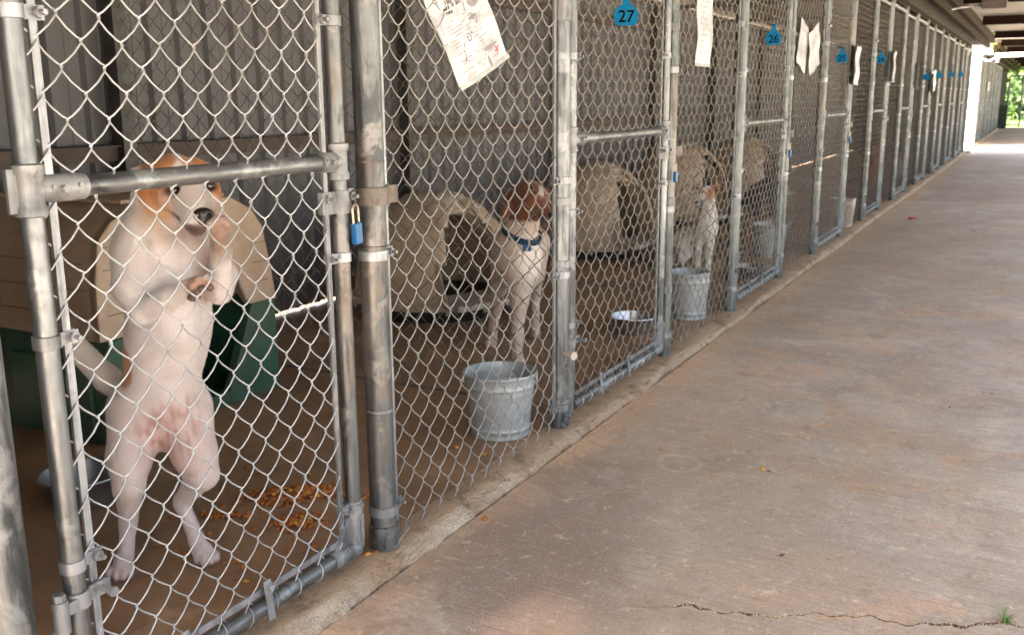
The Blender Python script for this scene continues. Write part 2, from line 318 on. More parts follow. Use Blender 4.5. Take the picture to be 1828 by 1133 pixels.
# ------------------------------------------------------------------ mesh helpers
class MB:
    def __init__(s): s.v = []; s.f = []; s.mi = []; s.cur = 0
    def add(s, vs, fs):
        o = len(s.v); s.v += [tuple(x) for x in vs]
        s.f += [tuple(i + o for i in f) for f in fs]; s.mi += [s.cur] * len(fs); return s
    def box(s, c, d, rot=None, taper=None):
        x, y, z = [k / 2 for k in d]
        vs = [Vector((a * x, b * y, e * z)) for e in (-1, 1) for b in (-1, 1) for a in (-1, 1)]
        if taper: vs = [Vector((v.x * (taper if v.z > 0 else 1), v.y * (taper if v.z > 0 else 1), v.z)) for v in vs]
        if rot is not None: vs = [rot @ v for v in vs]
        c = Vector(c)
        return s.add([v + c for v in vs], [(0, 2, 3, 1), (4, 5, 7, 6), (0, 1, 5, 4), (2, 6, 7, 3), (0, 4, 6, 2), (1, 3, 7, 5)])
    def tube(s, pts, r, n=10, cap=True, flat=None):
        P = [Vector(p) for p in pts]; m = len(P)
        R = r if isinstance(r, (list, tuple)) else [r] * m
        nrm = None; vs = []
        for i, p in enumerate(P):
            t = (P[min(i + 1, m - 1)] - P[max(i - 1, 0)]).normalized()
            if nrm is None: nrm = t.orthogonal().normalized()
            nrm = (nrm - t * nrm.dot(t)); nrm = nrm.normalized() if nrm.length > 1e-6 else t.orthogonal().normalized()
            bi = t.cross(nrm)
            for k in range(n):
                a = 2 * math.pi * k / n
                vs.append(p + (nrm * math.cos(a) + bi * math.sin(a)) * R[i])
        fs = [(i * n + k, i * n + (k + 1) % n, (i + 1) * n + (k + 1) % n, (i + 1) * n + k) for i in range(m - 1) for k in range(n)]
        if cap: fs += [tuple(range(n - 1, -1, -1)), tuple((m - 1) * n + k for k in range(n))]
        return s.add(vs, fs)
    def lathe(s, prof, n=32, c=(0, 0, 0), close=False):
        vs = [(c[0] + r * math.cos(2 * math.pi * k / n), c[1] + r * math.sin(2 * math.pi * k / n), c[2] + z) for r, z in prof for k in range(n)]
        m = len(prof)
        fs = [(i * n + k, i * n + (k + 1) % n, (i + 1) * n + (k + 1) % n, (i + 1) * n + k) for i in range(m - 1) for k in range(n)]
        return s.add(vs, fs)
    def prism(s, poly, axis, a, b):
        # poly in the two other axes, extruded from a to b along axis
        def mk(p, t):
            return {0: (t, p[0], p[1]), 1: (p[0], t, p[1]), 2: (p[0], p[1], t)}[axis]
        n = len(poly); vs = [mk(p, a) for p in poly] + [mk(p, b) for p in poly]
        return s.add(vs, [tuple(range(n)), tuple(range(2 * n - 1, n - 1, -1))] + [(i, i + n, (i + 1) % n + n, (i + 1) % n) for i in range(n)])
    def mesh(s, name, mat, smooth=40):
        me = bpy.data.meshes.new(name); me.from_pydata(s.v, [], s.f)
        for m in (mat if isinstance(mat, (list, tuple)) else [mat]): me.materials.append(m)
        if any(s.mi): me.polygons.foreach_set("material_index", s.mi)
        bm = bmesh.new(); bm.from_mesh(me); bmesh.ops.recalc_face_normals(bm, faces=bm.faces); bm.to_mesh(me); bm.free()
        if smooth:
            me.polygons.foreach_set("use_smooth", [True] * len(me.polygons))
            me.set_sharp_from_angle(angle=math.radians(smooth))
        me.update(); return me
    def obj(s, name, mat, parent=None, smooth=40, bevel=0):
        o = bpy.data.objects.new(name, s.mesh(name, mat, smooth)); COL.objects.link(o)
        if parent: o.parent = parent
        if bevel:
            b = o.modifiers.new("bevel", 'BEVEL'); b.width = bevel; b.segments = 2; b.limit_method = 'ANGLE'; b.angle_limit = math.radians(50)
        return o

def link(name, me, parent=None, loc=(0, 0, 0), rot=(0, 0, 0)):
    o = bpy.data.objects.new(name, me); COL.objects.link(o); o.location = loc; o.rotation_euler = rot
    if parent: o.parent = parent
    return o
def tag(o, label=None, cat=None, group=None, kind=None):
    for k, v in (('label', label), ('category', cat), ('group', group), ('kind', kind)):
        if v: o[k] = v
    return o
def thing(name, label, cat, loc=(0, 0, 0), rot=(0, 0, 0), group=None):
    o = bpy.data.objects.new(name, None); COL.objects.link(o); o.location = loc; o.rotation_euler = rot
    o.empty_display_size = .05
    return tag(o, label, cat, group)
def dup(root, loc, label, rot=None):
    r = root.copy(); COL.objects.link(r); r.location = loc; r['label'] = label
    if rot is not None: r.rotation_euler = rot
    for ch in list(root.children):
        c = ch.copy(); COL.objects.link(c); c.parent = r
        for g in ch.children:
            d = g.copy(); COL.objects.link(d); d.parent = c
    return r
ORD = ['first', 'second', 'third', 'fourth', 'fifth', 'sixth', 'seventh', 'eighth', 'ninth', 'tenth', 'eleventh', 'twelfth', 'thirteenth',
       'fourteenth', 'fifteenth', 'sixteenth', 'seventeenth', 'eighteenth', 'nineteenth', 'twentieth', 'twenty-first']

# ================================================================== THE SETTING
ZW = -0.022          # walkway surface
END1 = 17.75        # end of the first building
ST2, END2 = 20.05, 31.2
ROOF2 = 36.5
# ground
g = MB(); g.add([(-90, 32.6, -.16), (90, 32.6, -.16), (90, 140, -.16), (-90, 140, -.16)], [(0, 1, 2, 3)])
tag(g.obj('lawn', MT['lawn'], smooth=0), kind='structure')
g = MB(); g.add([(-90, -50, -.164), (90, -50, -.164), (90, 33, -.164), (-90, 33, -.164)], [(0, 1, 2, 3)])
tag(g.obj('ground', MT['bounce_ground'], smooth=0), kind='structure')
# walkway: one slab with a real crack across it
def crack_y(x):
    return 1.576 + (x - .553) * .385 + .010 * math.sin(x * 23) + .006 * math.sin(x * 61 + 1) + .004 * math.sin(x * 143)
g = MB(); xs = list(np.arange(.0715, 2.75, .006)); row = []
hwn = rng.random(len(xs))
for i, x in enumerate(xs):
    t = max(.15, min(1, (x - .50) / .6))
    hw = (.0003 + .0042 * t * (.25 + .75 * max(0, math.sin(x * 17 + 2)) ** 2) + .0022 * hwn[i] * t) if x > .50 else 0
    if .60 < x < .66 or .72 < x < .74: hw += .0035
    yc = crack_y(x)
    row.append([(x, -3, ZW), (x, yc - hw, ZW), (x, yc - hw * .4, ZW - .02 if hw else ZW), (x, yc + hw * .4, ZW - .02 if hw else ZW), (x, yc + hw, ZW), (x, 32.6, ZW)])
for a, b in zip(row[:-1], row[1:]):
    for k in range(5):
        g.cur = 1 if k in (1, 2, 3) else 0
        g.add([a[k], b[k], b[k + 1], a[k + 1]], [(0, 1, 2, 3)])
me = g.mesh('walkway', [MT['walk'], MT['dirt']], 0)
bm = bmesh.new(); bm.from_mesh(me); bmesh.ops.remove_doubles(bm, verts=bm.verts, dist=1e-6)
bmesh.ops.recalc_face_normals(bm, faces=bm.faces)
if sum(f.normal.z for f in bm.faces) < 0: bmesh.ops.reverse_faces(bm, faces=bm.faces)
bm.to_mesh(me); bm.free()
tag(link('walkway', me), kind='structure')
g = MB(); g.box((.09, 7.3, ZW - .045), (.14, 20.8, .03)); tag(g.obj('joint_soil', MT['dirt'], smooth=0), kind='structure')
g = MB(); g.box((2.752, 14.8, ZW - .085), (.01, 35.6, .16)); tag(g.obj('walkway_edge', MT['apron'], smooth=0), kind='structure')
# pen floors
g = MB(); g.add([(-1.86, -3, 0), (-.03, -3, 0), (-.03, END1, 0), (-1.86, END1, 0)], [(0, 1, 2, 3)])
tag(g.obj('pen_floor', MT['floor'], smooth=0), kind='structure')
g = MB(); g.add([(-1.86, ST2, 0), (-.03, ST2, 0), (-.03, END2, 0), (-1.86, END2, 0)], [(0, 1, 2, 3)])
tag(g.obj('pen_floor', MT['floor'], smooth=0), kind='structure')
g = MB(); g.box((-2.7, 15, -.06), (1.66, 40, .1)); g.box((-.9, (END1 + ST2) / 2, -.06), (1.92, ST2 - END1 - .002, .1))
tag(g.obj('concrete_apron', MT['apron'], smooth=0), kind='structure')
# kerb: worn, uneven edge
def sm(n, k):
    a = rng.random(n + k * 2); ker = np.hanning(k * 2 + 1); ker /= ker.sum()
    return (np.convolve(a, ker, 'same')[k:-k] - .5)
def kerb(y0, y1, dens):
    ys = [y0]
    while ys[-1] < y1: ys.append(ys[-1] + (.008 if .9 < ys[-1] < 3.2 else .02 if ys[-1] < 6 else .08) * dens)
    n = len(ys); a = sm(n, 10) * .08; b = sm(n, 4) * .085; c = sm(n, 2) * .045; d = sm(n, 22) * .06; e = sm(n, 3)
    g = MB(); m = 9
    for i, y in enumerate(ys):
        o = a[i] + d[i]; chip = max(0, e[i]) * .05
        t = min(1, max(0, (y - 1.75) / .9)); q = 1 - t
        pr = [(-.035, .0005), (.0, .0015 + b[i] * .12), (.022 + .016 * t + o * .4, .001 + c[i] * .2), (.036 + .017 * t + o, -.001 * q - chip * .25), (.044 + .014 * t + o + b[i] * .25, -.005 * q - .001 * t - chip * .6),
              (.052 + .009 * t + o + c[i] * .4, -.010 * q - .003 * t + b[i] * .15), (.060 + .003 * t + o * .8 + b[i] * .3, -.015 * q - .010 * t + c[i] * .25), (.066 - .001 * t + o * .5 + c[i] * .3, ZW + .003), (.0665 + o * .5 + c[i] * .3, ZW - .035)]
        g.v += [(x, y, z) for x, z in pr]
    for i in range(n - 1):
        for k in range(m - 1):
            q = i * m + k; g.f.append((q, q + 1, q + m + 1, q + m)); g.mi.append(0)
    return tag(g.obj('kerb', MT['curb'], smooth=60), kind='structure')
kerb(-2.5, END1, 1); kerb(ST2 - .2, END2, 3)

# ================================================================== buildings
XW = -1.72
def corrugated(y0, y1, z0, z1, x):
    g = MB(); prof = []
    y = y0
    while y < y1 - .001:
        for dy, dx in ((0, 0), (.012, .016), (.030, .016), (.042, 0), (.085, .0), (.088, .003), (.096, .003), (.099, 0)):
            if y + dy <= y1: prof.append((y + dy, dx))
        y += .14
    prof.append((y1, 0))
    vs = [(x + d, yy, z) for z in (z0, z1) for yy, d in prof]; n = len(prof)
    g.add(vs, [(i, i + 1, n + i + 1, n + i) for i in range(n - 1)]); return g
def building(name, y0, y1, label, far=False):
    b = thing(name, label, 'building', (XW, y0, 0))
    bo = Vector((XW, y0, 0))
    def fix(o, base=bo): o.location = -base; return o
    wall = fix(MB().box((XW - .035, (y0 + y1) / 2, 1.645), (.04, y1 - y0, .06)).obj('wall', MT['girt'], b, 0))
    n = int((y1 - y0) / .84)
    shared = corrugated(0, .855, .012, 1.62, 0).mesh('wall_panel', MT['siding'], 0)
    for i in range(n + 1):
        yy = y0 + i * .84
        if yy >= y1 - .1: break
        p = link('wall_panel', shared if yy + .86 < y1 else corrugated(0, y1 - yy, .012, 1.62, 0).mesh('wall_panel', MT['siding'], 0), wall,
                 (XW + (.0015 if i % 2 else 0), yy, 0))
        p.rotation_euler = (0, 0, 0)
    ew = fix(corrugated(0, 1.70, .0, 1.70, 0).obj('end_panel', MT['siding'], b, 0)); ew.location = (1.70, y1 - .03 - y0, 0); ew.rotation_euler = (0, 0, math.pi / 2)
    for z in (.735, 1.45):
        g = MB().box((XW + .035, (y0 + y1) / 2, z), (.028, y1 - y0, .052)).box((XW + .047, (y0 + y1) / 2, z + .026), (.05, y1 - y0, .005))
        g.obj('girt', MT['girt'], wall, 0)
    # roof
    roof = fix(MB().box((-.83, (y0 + y1) / 2, 1.715), (2.08, y1 - y0 + .1, .012)).obj('roof', MT['roofmetal'], b, 0))
    # ribs of the low roof
    g = MB(); y = y0 + .05
    while y < y1: g.box((-.83, y, 1.702), (2.06, .018, .014)); y += .15
    g.obj('roof_rib', MT['roofmetal'], roof, 0)['kind'] = 'stuff'
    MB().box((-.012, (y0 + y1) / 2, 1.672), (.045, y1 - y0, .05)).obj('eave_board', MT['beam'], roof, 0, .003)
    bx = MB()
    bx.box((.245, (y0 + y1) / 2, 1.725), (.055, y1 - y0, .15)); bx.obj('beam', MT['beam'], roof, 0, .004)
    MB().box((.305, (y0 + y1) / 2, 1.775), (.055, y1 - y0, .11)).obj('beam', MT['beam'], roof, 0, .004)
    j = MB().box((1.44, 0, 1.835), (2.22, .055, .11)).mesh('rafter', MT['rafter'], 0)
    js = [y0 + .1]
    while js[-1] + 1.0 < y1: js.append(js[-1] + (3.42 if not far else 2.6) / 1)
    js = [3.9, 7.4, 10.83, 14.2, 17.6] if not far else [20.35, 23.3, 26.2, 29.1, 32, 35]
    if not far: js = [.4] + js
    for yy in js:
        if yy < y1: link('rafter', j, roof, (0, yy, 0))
    # posts on the open side
    for yy in ([-.6, 17.2] if not far else [20.6, 36]):
        MB().box((2.50, yy, .86), (.09, .09, 1.93)).obj('post', MT['beam'], b, 0, .004).location = -bo
    sheet = MB(); pr = []
    y = y0 - .05
    while y < y1 + .05:
        for dy, dz in ((0, 0), (.012, .014), (.035, .014), (.047, 0)):
            pr.append((min(y + dy, y1 + .05), dz))
        y += .17
    pr.append((y1 + .051, 0)); k = len(pr)
    vs = [(x, yy, 1.895 + dz) for x in (.2, 2.62) for yy, dz in pr]
    sheet.add(vs, [(i, i + 1, k + i + 1, k + i) for i in range(k - 1)]).obj('roof_sheet', MT['roofmetal'], roof, 0)
    MB().box((2.57, (y0 + y1) / 2, 1.84), (.03, y1 - y0, .10)).obj('beam', MT['rafter'], roof, 0, .003)
    MB().prism([(.2, 1.727), (.2, 1.893), (-1.86, 1.723), (-1.86, 1.722)], 1, y0 + .02, y0 + .03).obj('gable_strip', MT['girt'], roof, 0)
    return b, roof, bo
B1 = building('kennel_building', -1.1, END1, 'long open-fronted kennel shed with corrugated metal back wall and low roof over the walk')
B2 = building('kennel_building', ST2, ROOF2, 'second kennel shed further along the walk, past the sunlit gap', True)
# white end wall and fascia of the second shed
f = MB().box((-.055, ST2 - .06, .80), (.205, .08, 1.66)).obj('end_wall', MT['white'], B2[0], 0, .004); f.location = -B2[2]
f = MB().box((.02, ST2 - .075, 1.662), (.40, .05, .075)).obj('fascia', MT['white'], B2[0], 0, .003); f.location = -B2[2]
f = MB().box((1.46, ST2 - .07, 1.61), (2.24, .04, .07)).obj('fascia', MT['white'], B2[0], 0, .003); f.location = -B2[2]
f = MB().tube([(.05, ST2 - .13, 1.56), (.11, ST2 - .14, 1.52), (.19, ST2 - .14, 1.515), (.26, ST2 - .14, 1.55), (.30, ST2 - .14, 1.60)], .012, 8)
f = f.obj('conduit', MT['white'], B2[0], 40); f.location = -B2[2]
f = MB().box((.31, ST2 - .12, 1.60), (.10, .06, .09)).tube([(.31, ST2 - .12, 1.56), (.305, ST2 - .13, 1.48)], .028, 10)
f = f.obj('junction_box', MT['tan_clean'], B2[0], 40, .004); f.location = -B2[2]
ew = corrugated(0, 1.64, .0, 1.66, 0).obj('end_panel', MT['siding'], B1[0], 0); ew.location = (1.64 + .02, .47 + 1.1, 0); ew.rotation_euler = (0, 0, math.pi / 2)  # unseen panel added left of the first pen to shade the near dog house
# electrical box and cable under the near roof
f = MB().box((.62, 10.6, 1.745), (.22, .14, .075)).obj('junction_box', MT['girt'], B1[0], 0, .01); f.location = -B1[2]
f = MB().tube([(.19, 10.0, 1.70), (.24, 10.3, 1.69), (.34, 10.5, 1.725), (.45, 10.57, 1.735), (.53, 10.6, 1.745)], .012, 8)
f = f.obj('cable', MT['pipe_old'], B1[0], 40); f.location = -B1[2]
f = MB().box((.95, 17.3, 1.76), (.2, .12, .07)).obj('junction_box', MT['girt'], B1[0], 0, .01); f.location = -B1[2]

# ================================================================== chain link
def chainlink(width, height, a, h, ph_u=0.0, ph_z=0.0, r=.00145, sides=5, pts=4, z0=0.0, jit=.0007, bend=.0):
    """vertical woven wires; fabric lies in local (y, z), thickness along x. a = node spacing along y, h = along z"""
    half = a / 2; B = .0042; n0 = int(math.floor(-ph_u / half)) - 1; V = []; F = []
    j = n0
    rs = np.random.default_rng(int(width * 1000 + height * 77))
    while True:
        u0 = ph_u + j * half
        if u0 > width + 1e-6: break
        if u0 >= -1e-6 and u0 + half <= width + half * .6:
            par = j % 2
            k = int(math.floor((z0 - ph_z) / (h / 2))) - 1; P = []
            while ph_z + k * h / 2 <= height + h:
                # corner k: side alternates
                side = (k + par) % 2       # 0 = left corner, 1 = right corner
                zc = ph_z + k * h / 2
                uc = u0 + (half + .0016 if side else -.0016)
                un = u0 + (-.0016 if side else half + .0016)
                sg = -1 if side else 1     # leaving left corner going up-right = front
                ju, jz = rs.normal(0, jit, 2)
                tt = (0, .14, .5, .86) if pts == 4 else (0, .5)
                for t in tt:
                    u = uc + (un - uc) * t; z = zc + h / 2 * t
                    if t == 0: x = 0
                    else:
                        x = sg * B * (1 if t == .5 else .85)
                        bow = .0016 * math.sin(math.pi * t) * sg
                        z -= bow * sg; u += bow
                    P.append((x + bend * math.sin(math.pi * u / width) * math.sin(math.pi * z / height), u + ju, z + jz))
                k += 1
            P = [p for p in P if z0 - .002 <= p[2] <= height]
            if len(P) > 3:
                P = np.array(P); T = np.gradient(P, axis=0); T /= np.linalg.norm(T, axis=1)[:, None]
                X = np.array([1., 0, 0]); Nn = X - T * (T @ X)[:, None]; Nn /= np.linalg.norm(Nn, axis=1)[:, None]
                Bi = np.cross(T, Nn); ang = 2 * np.pi * np.arange(sides) / sides
                ring = P[:, None, :] + r * (np.cos(ang)[None, :, None] * Nn[:, None, :] + np.sin(ang)[None, :, None] * Bi[:, None, :])
                o = len(V); V += ring.reshape(-1, 3).tolist(); m = len(P)
                for i in range(m - 1):
                    for q in range(sides):
                        F.append((o + i * sides + q, o + i * sides + (q + 1) % sides, o + (i + 1) * sides + (q + 1) % sides, o + (i + 1) * sides + q))
        j += 1
    return V, F
def cl_mesh(name, mat, *a, **k):
    V, F = chainlink(*a, **k); me = bpy.data.meshes.new(name); me.from_pydata(V, [], F); me.materials.append(mat)
    me.polygons.foreach_set("use_smooth", [True] * len(me.polygons)); me.update(); return me

# ---- hardware
def band(g, r, z, side=1, w_=.022, ear=.035, t=.0025, off=0.0):
    """brace band round a vertical pipe at local origin with a two-leaf ear toward +y (side=1) or -y"""
    g.lathe([(r, z - w_ / 2), (r + t, z - w_ / 2 + .001), (r + t, z + w_ / 2 - .001), (r, z + w_ / 2)], 24)
    for dx in (-.004, .004):
        g.box((dx + off, side * (r + ear / 2), z), (.0028, ear, w_ * .95))
    g.tube([(-.012 + off, side * (r + ear * .68), z), (.022 + off, side * (r + ear * .68), z)], .0038, 6)
    g.tube([(.006 + off, side * (r + ear * .68), z), (.0125 + off, side * (r + ear * .68), z)], .0078, 6)
    return g
PR, GR = .0260, .0152      # post and gate-pipe radii
PH = 1.648

def make_post(y, i, rad=PR, mat='pipe', bands=(), fork=None, x=0.0):
    o = thing('fence_post', '', 'fence post', (x, y, 0), group='steel posts of the kennel front')
    MB().tube([(0, 0, -.004), (0, 0, .02), (0, 0, PH)], rad, 24).obj('pole', MT[mat], o, 40)
    MB().lathe([(rad + .0005, PH - .03), (rad + .004, PH - .03), (rad + .004, PH), (rad * .7, PH + .014), (.001, PH + .018)], 20).obj('cap', MT['cast'], o)
    return o
def coupler(o, rad, z, h=.02, t=.0022, mat='cast'):
    MB().lathe([(rad - .001, z - h / 2 - .002), (rad + t, z - h / 2), (rad + t, z + h / 2), (rad - .001, z + h / 2 + .002)], 24).obj('collar', MT[mat], o)

POST_Y = [.700, 1.522, 2.371, 3.247, 4.099, 4.996, 5.842, 6.728, 7.624, 8.429, 9.27, 10.136, 11.00, 11.80]
while POST_Y[-1] < 17.0: POST_Y.append(POST_Y[-1] + .866)
NP_ = len(POST_Y)
POST_LAB = ['thick scratched galvanised post at the extreme left, on the hinge side of the nearest gate',
            'thick post with peeling pinkish paint on the latch side of the nearest gate',
            'post left of the gate with blue tag 27, with a bolt near its foot',
            'post beside the small metal bowl, with a blue padlock hanging in front of it',
            'post just right of the white terrier, with wide clamps at half height',
            'slim post carrying the latch of the gate with the second blue tag',
            'post between the two crumpled papers and the third blue tag, near the red petal side']
posts = []
for i, y in enumerate(POST_Y):
    rad = [.031, .0275, .0250, .0215][i] if i < 4 else (.0250 if i % 2 == 0 else .0205)
    o = make_post(y, i, rad, 'pipe' if i in (0, 2) else 'pipe_old' if i == 1 else 'pipe_far')
    o['label'] = POST_LAB[i] if i < len(POST_LAB) else f'{ORD[i]} post of the near kennel row counted from the left edge of the photo'
    posts.append((o, rad))
# tension-band hardware on posts
def addbands(i, zs, side, mat='band', ear=.03):
    o, rad = posts[i]
    sh = band(MB(), rad, 0, side, .021, ear).mesh('band', MT[mat])
    for z in zs: link('band', sh, o, (0, 0, z))
addbands(1, (.615,), 1, 'band'); addbands(1, (.085,), 1, 'band'); addbands(1, (1.25, 1.5), 1)
coupler(posts[1][0], posts[1][1], .632, .002, .0028, 'pipe_old'); coupler(posts[1][0], .0275, .028, .05, .0035, 'pipe'); coupler(posts[1][0], .0275, .30, .004, .001, 'cast')
for z in (.795, .30): coupler(posts[1][0], .0275, z, .003, .0008, 'dark_band')
addbands(2, (.695, .440, .062), -1, 'band', .028)
for z, h in ((.640, .02), (.470, .018), (.080, .012), (1.13, .05)): coupler(posts[2][0], .025, z, h, .0022, 'cast')
# bolt through the second post
o = posts[2][0]
g = MB().tube([(.020, -.010, .222), (.052, -.028, .222)], .008, 8).tube([(.048, -.026, .222), (.058, -.031, .222)], .0125, 6); g.obj('bolt', MT['tan_clean'], o)
g = MB().box((.027, -.006, .036), (.006, .034, .02)); g.tube([(.033, -.004, .036), (.039, -.004, .036)], .005, 6); g.obj('clip', MT['band'], o)
for i in range(3, NP_):
    rad = posts[i][1]; side = 1 if i % 2 else -1
    addbands(i, (.08 + .02 * (i % 3), .50 + .03 * (i % 2), 1.0), side, 'band', .022)
    for z in ((.56, .245, 1.14) if i % 2 else (.42, .75, .10, 1.2)): coupler(posts[i][0], rad, z, .022, .002, 'cast')
g = MB()   # twisted tie wire round the foot of two posts
for i in (1, 2):
    o, rad = posts[i]; pts = []
    for k in range(20):
        a = -.4 + k / 19 * 5.2; pts.append(((rad + .003) * math.cos(a), (rad + .003) * math.sin(a), .008 + .006 * math.sin(a)))
    pts = [(.03, .05 if i == 1 else -.05, .03)] + pts
    MB().tube(pts, .0018, 5).obj('tie_wire', MT['wire_tan'], o)

# ---- gates
def gate_shape(wd, near, wire, seed=0, railz=.80, ph=(0, 0), cell=(.0665, .069)):
    """parts of a gate whose left stile axis is at y=0 and right stile axis at y=wd"""
    out = []; zb, zt = .042, 1.60
    pm = 'pipe' if near < 2 else 'pipe_far'; ns = 20 if near < 3 else 10
    out.append(('stile', MB().tube([(0, 0, .02), (0, 0, zt + .02)], GR, ns).mesh('stile', MT[pm])))
    out.append(('stile', MB().tube([(0, wd, .10), (0, wd, zt + .02)], GR, ns).mesh('stile', MT['pipe_old' if near == 0 else pm])))
    for z in (zb, zt):
        out.append(('rail', MB().tube([(0, .02, z), (0, wd - .055, z)], GR, ns).mesh('rail', MT['pipe_h' if near < 2 else pm])))
    out.append(('middle_rail', MB().tube([(0, .05, railz), (0, wd - .045, railz)], GR * .97, ns).mesh('middle_rail', MT['pipe_h' if near < 2 else pm])))
    # cast corner at the foot of the latch stile, with a web plate
    g = MB().tube([(0, wd, .135), (0, wd, zb + .002)], GR + .0035, ns).tube([(0, wd, zb), (0, wd - .075, zb)], GR + .0035, ns)
    g.lathe([(GR + .006, .128), (GR + .006, .137), (GR, .139)], ns, (0, wd, 0))
    g.prism([(wd - .07, zb + .012), (wd - .015, zb + .012), (wd - .015, .115), (wd - .024, .112)], 0, -.004, .004)
    g.box((.015, wd, .088), (.012, .010, .055)); g.tube([(0, wd - .037, .078), (.0062, wd - .037, .078)], .0035, 6)
    out.append(('corner_fitting', g.mesh('corner_fitting', MT['cast'])))
    # tee fittings of the middle rail
    for yy, s in ((0, 1), (wd, -1)):
        g = MB()
        g.lathe([(GR, railz - .034), (GR + .006, railz - .032), (GR + .006, railz - .022), (GR + .003, railz - .018), (GR + .003, railz + .018), (GR + .006, railz + .022), (GR + .006, railz + .032), (GR, railz + .034)], ns, (0, yy, 0))
        ln = .078 if s > 0 else .055
        g.tube([(0, yy, railz), (0, yy + s * ln, railz)], GR + .003, ns)
        g.tube([(.012, yy + s * .036, railz), (.026, yy + s * .036, railz)], .0055, 6)
        for q in (.022, .062 if s > 0 else .05): g.tube([(.015, yy + s * q, railz + .003), (.0216, yy + s * q, railz + .003)], .003, 6)
        if s > 0: g.box((0, -.024, railz), (.006, .014, .055))
        out.append(('tee_fitting', g.mesh('tee_fitting', MT['cast'])))
    # tension bars
    b1, b2 = .030, wd - .040
    for q in (b1, b2):
        g = MB().box((0, q, (.075 + zt - .02) / 2), (.005, .0115, zt - .095)); out.append(('tension_bar', g.mesh('tension_bar', MT['band' if q == b1 else 'cast'], 0)))
    g = MB().box((0, wd / 2 - .005, .072), (.0045, wd - .09, .012)); out.append(('tension_bar', g.mesh('tension_bar', MT['band'], 0)))
    # fabric
    out.append(('chain_link', cl_mesh('chain_link', MT[wire], wd - .030, 1.585, cell[0], cell[1], ph[0], ph[1], z0=.052,
                                      sides=5 if near < 3 else 4, pts=4 if near < 3 else 2, bend=.006)))
    # bands on the stiles
    bb = []
    for z in (.602, .285, 1.018, 1.4): bb.append((0, 1, z))
    for z in (.133, .625, 1.045, 1.4): bb.append((wd, -1, z))
    if near > 1: bb = [b for k, b in enumerate(bb) if k not in (1,)]
    for yy, s, z in bb:
        g = band(MB(), GR, 0, s, .019, .030); me = g.mesh('band', MT['band']); 
        out.append(('band', me, (0, yy, z)))
    # clips on the bottom rail
    for yy in ((wd * .58, wd * .28) if near < 3 else ()):
        g = MB()
        g.prism([(.0, -.0215), (.0, .0215)] if False else [(-.008, -.02), (.008, -.02), (.008, .052), (-.008, .052)], 0, GR + .001, GR + .0035)
        g.tube([(GR, 0, .040), (GR + .011, 0, .040)], .005, 6)
        g.v = [((v[0] * 1.0 if v[2] < .03 else v[0] - (v[2] - .03) * .35), v[1], v[2]) for v in g.v]
        out.append(('clip', g.mesh('clip', MT['band']), (0, yy, zb)))
    if near < 3:   # wire wrapped over the bottom rail
        g = MB(); q = .07
        while q < wd - .08:
            pts = [(GR * 1.08 * math.cos(a), q + .004 * a, zb + GR * 1.08 * math.sin(a)) for a in np.linspace(-2.2, 2.2, 12)]
            g.tube(pts, .0013, 4, False); q += .062
        out.append(('tie_wire', g.mesh('tie_wire', MT['wire'])))
    # hinges
    for z in (.235, 1.35):
        g = MB().lathe([(GR + .0005, z - .012), (GR + .004, z - .012), (GR + .004, z + .012), (GR + .0005, z + .012)], ns)
        g.box((.008, .032, z + .002), (.006, .034, .022)); g.tube([(.0, .034, z + .002), (.036, .034, z + .002)], .0045, 8); g.tube([(.03, .034, z + .002), (.038, .034, z + .002)], .0075, 6)
        g.tube([(.012, -.034, z - .034), (.012, -.034, z + .014)], .011, 10); g.tube([(.012, -.034, z + .012), (.012, -.034, z + .024)], .0085, 6)
        g.box((.014, -.018, z - .002), (.007, .03, .018))
        g.tube([(.01, -.036, z - .03), (.002, -.062, z - .05)], .007, 8); g.tube([(.02, -.058, z - .052), (.03, -.066, z - .056)], .0085, 6)
        out.append(('hinge', g.mesh('hinge', MT['cast'])))
    # fork latch
    z = .727
    g = MB().lathe([(GR + .0005, z - .021), (GR + .0035, z - .021), (GR + .0035, z + .021), (GR + .0005, z + .021)], ns, (0, wd, 0))
    g.box((.0, wd - .034, z), (.012, .040, .040)); g.box((0, wd + .026, z + .002), (.012, .022, .040))
    for dy in (-.040, .028):
        g.tube([(.0, wd + dy, z + .008), (.022, wd + dy, z + .008)], .0042, 6); g.tube([(.006, wd + dy, z + .008), (.012, wd + dy, z + .008)], .0085, 6)
    out.append(('latch', g.mesh('latch', MT['cast'])))
    g = MB()
    prr = .0275 if near == 0 else .0235
    pts = []
    dpost = .098
    for a in np.linspace(-1.9, 1.45, 16): pts.append(((prr + .006) * math.cos(a), wd + dpost + (prr + .006) * math.sin(a)))
    pts = [(.012, wd + .03)] + pts + [(.016, wd + dpost + prr + .020), (.014, wd + dpost + prr + .042)]
    vs = []
    for (x, yy) in pts:
        for zz in (-.017, .017): vs.append((x, yy, z + zz + .002))
        for zz in (.017, -.017): vs.append((x - .004 if x > 0 else x * .9, yy, z + zz + .002))
    n = len(pts); fs = [(i * 4 + k, i * 4 + (k + 1) % 4, i * 4 + 4 + (k + 1) % 4, i * 4 + 4 + k) for i in range(n - 1) for k in range(4)] + [(0, 1, 2, 3), tuple((n - 1) * 4 + k for k in (3, 2, 1, 0))]
    g.add(vs, fs); out.append(('latch_fork', g.mesh('latch_fork', MT['dark_band'])))
    return out
def place_gate(parts, y, label, x=0.0):
    t = thing('kennel_gate', label, 'gate', (x, y, 0), group='chain link kennel gates')
    for p in parts:
        o = link(p[0], p[1], t, p[2] if len(p) > 2 else (0, 0, 0))
        if p[0] == 'tie_wire': o['kind'] = 'stuff'
    return t
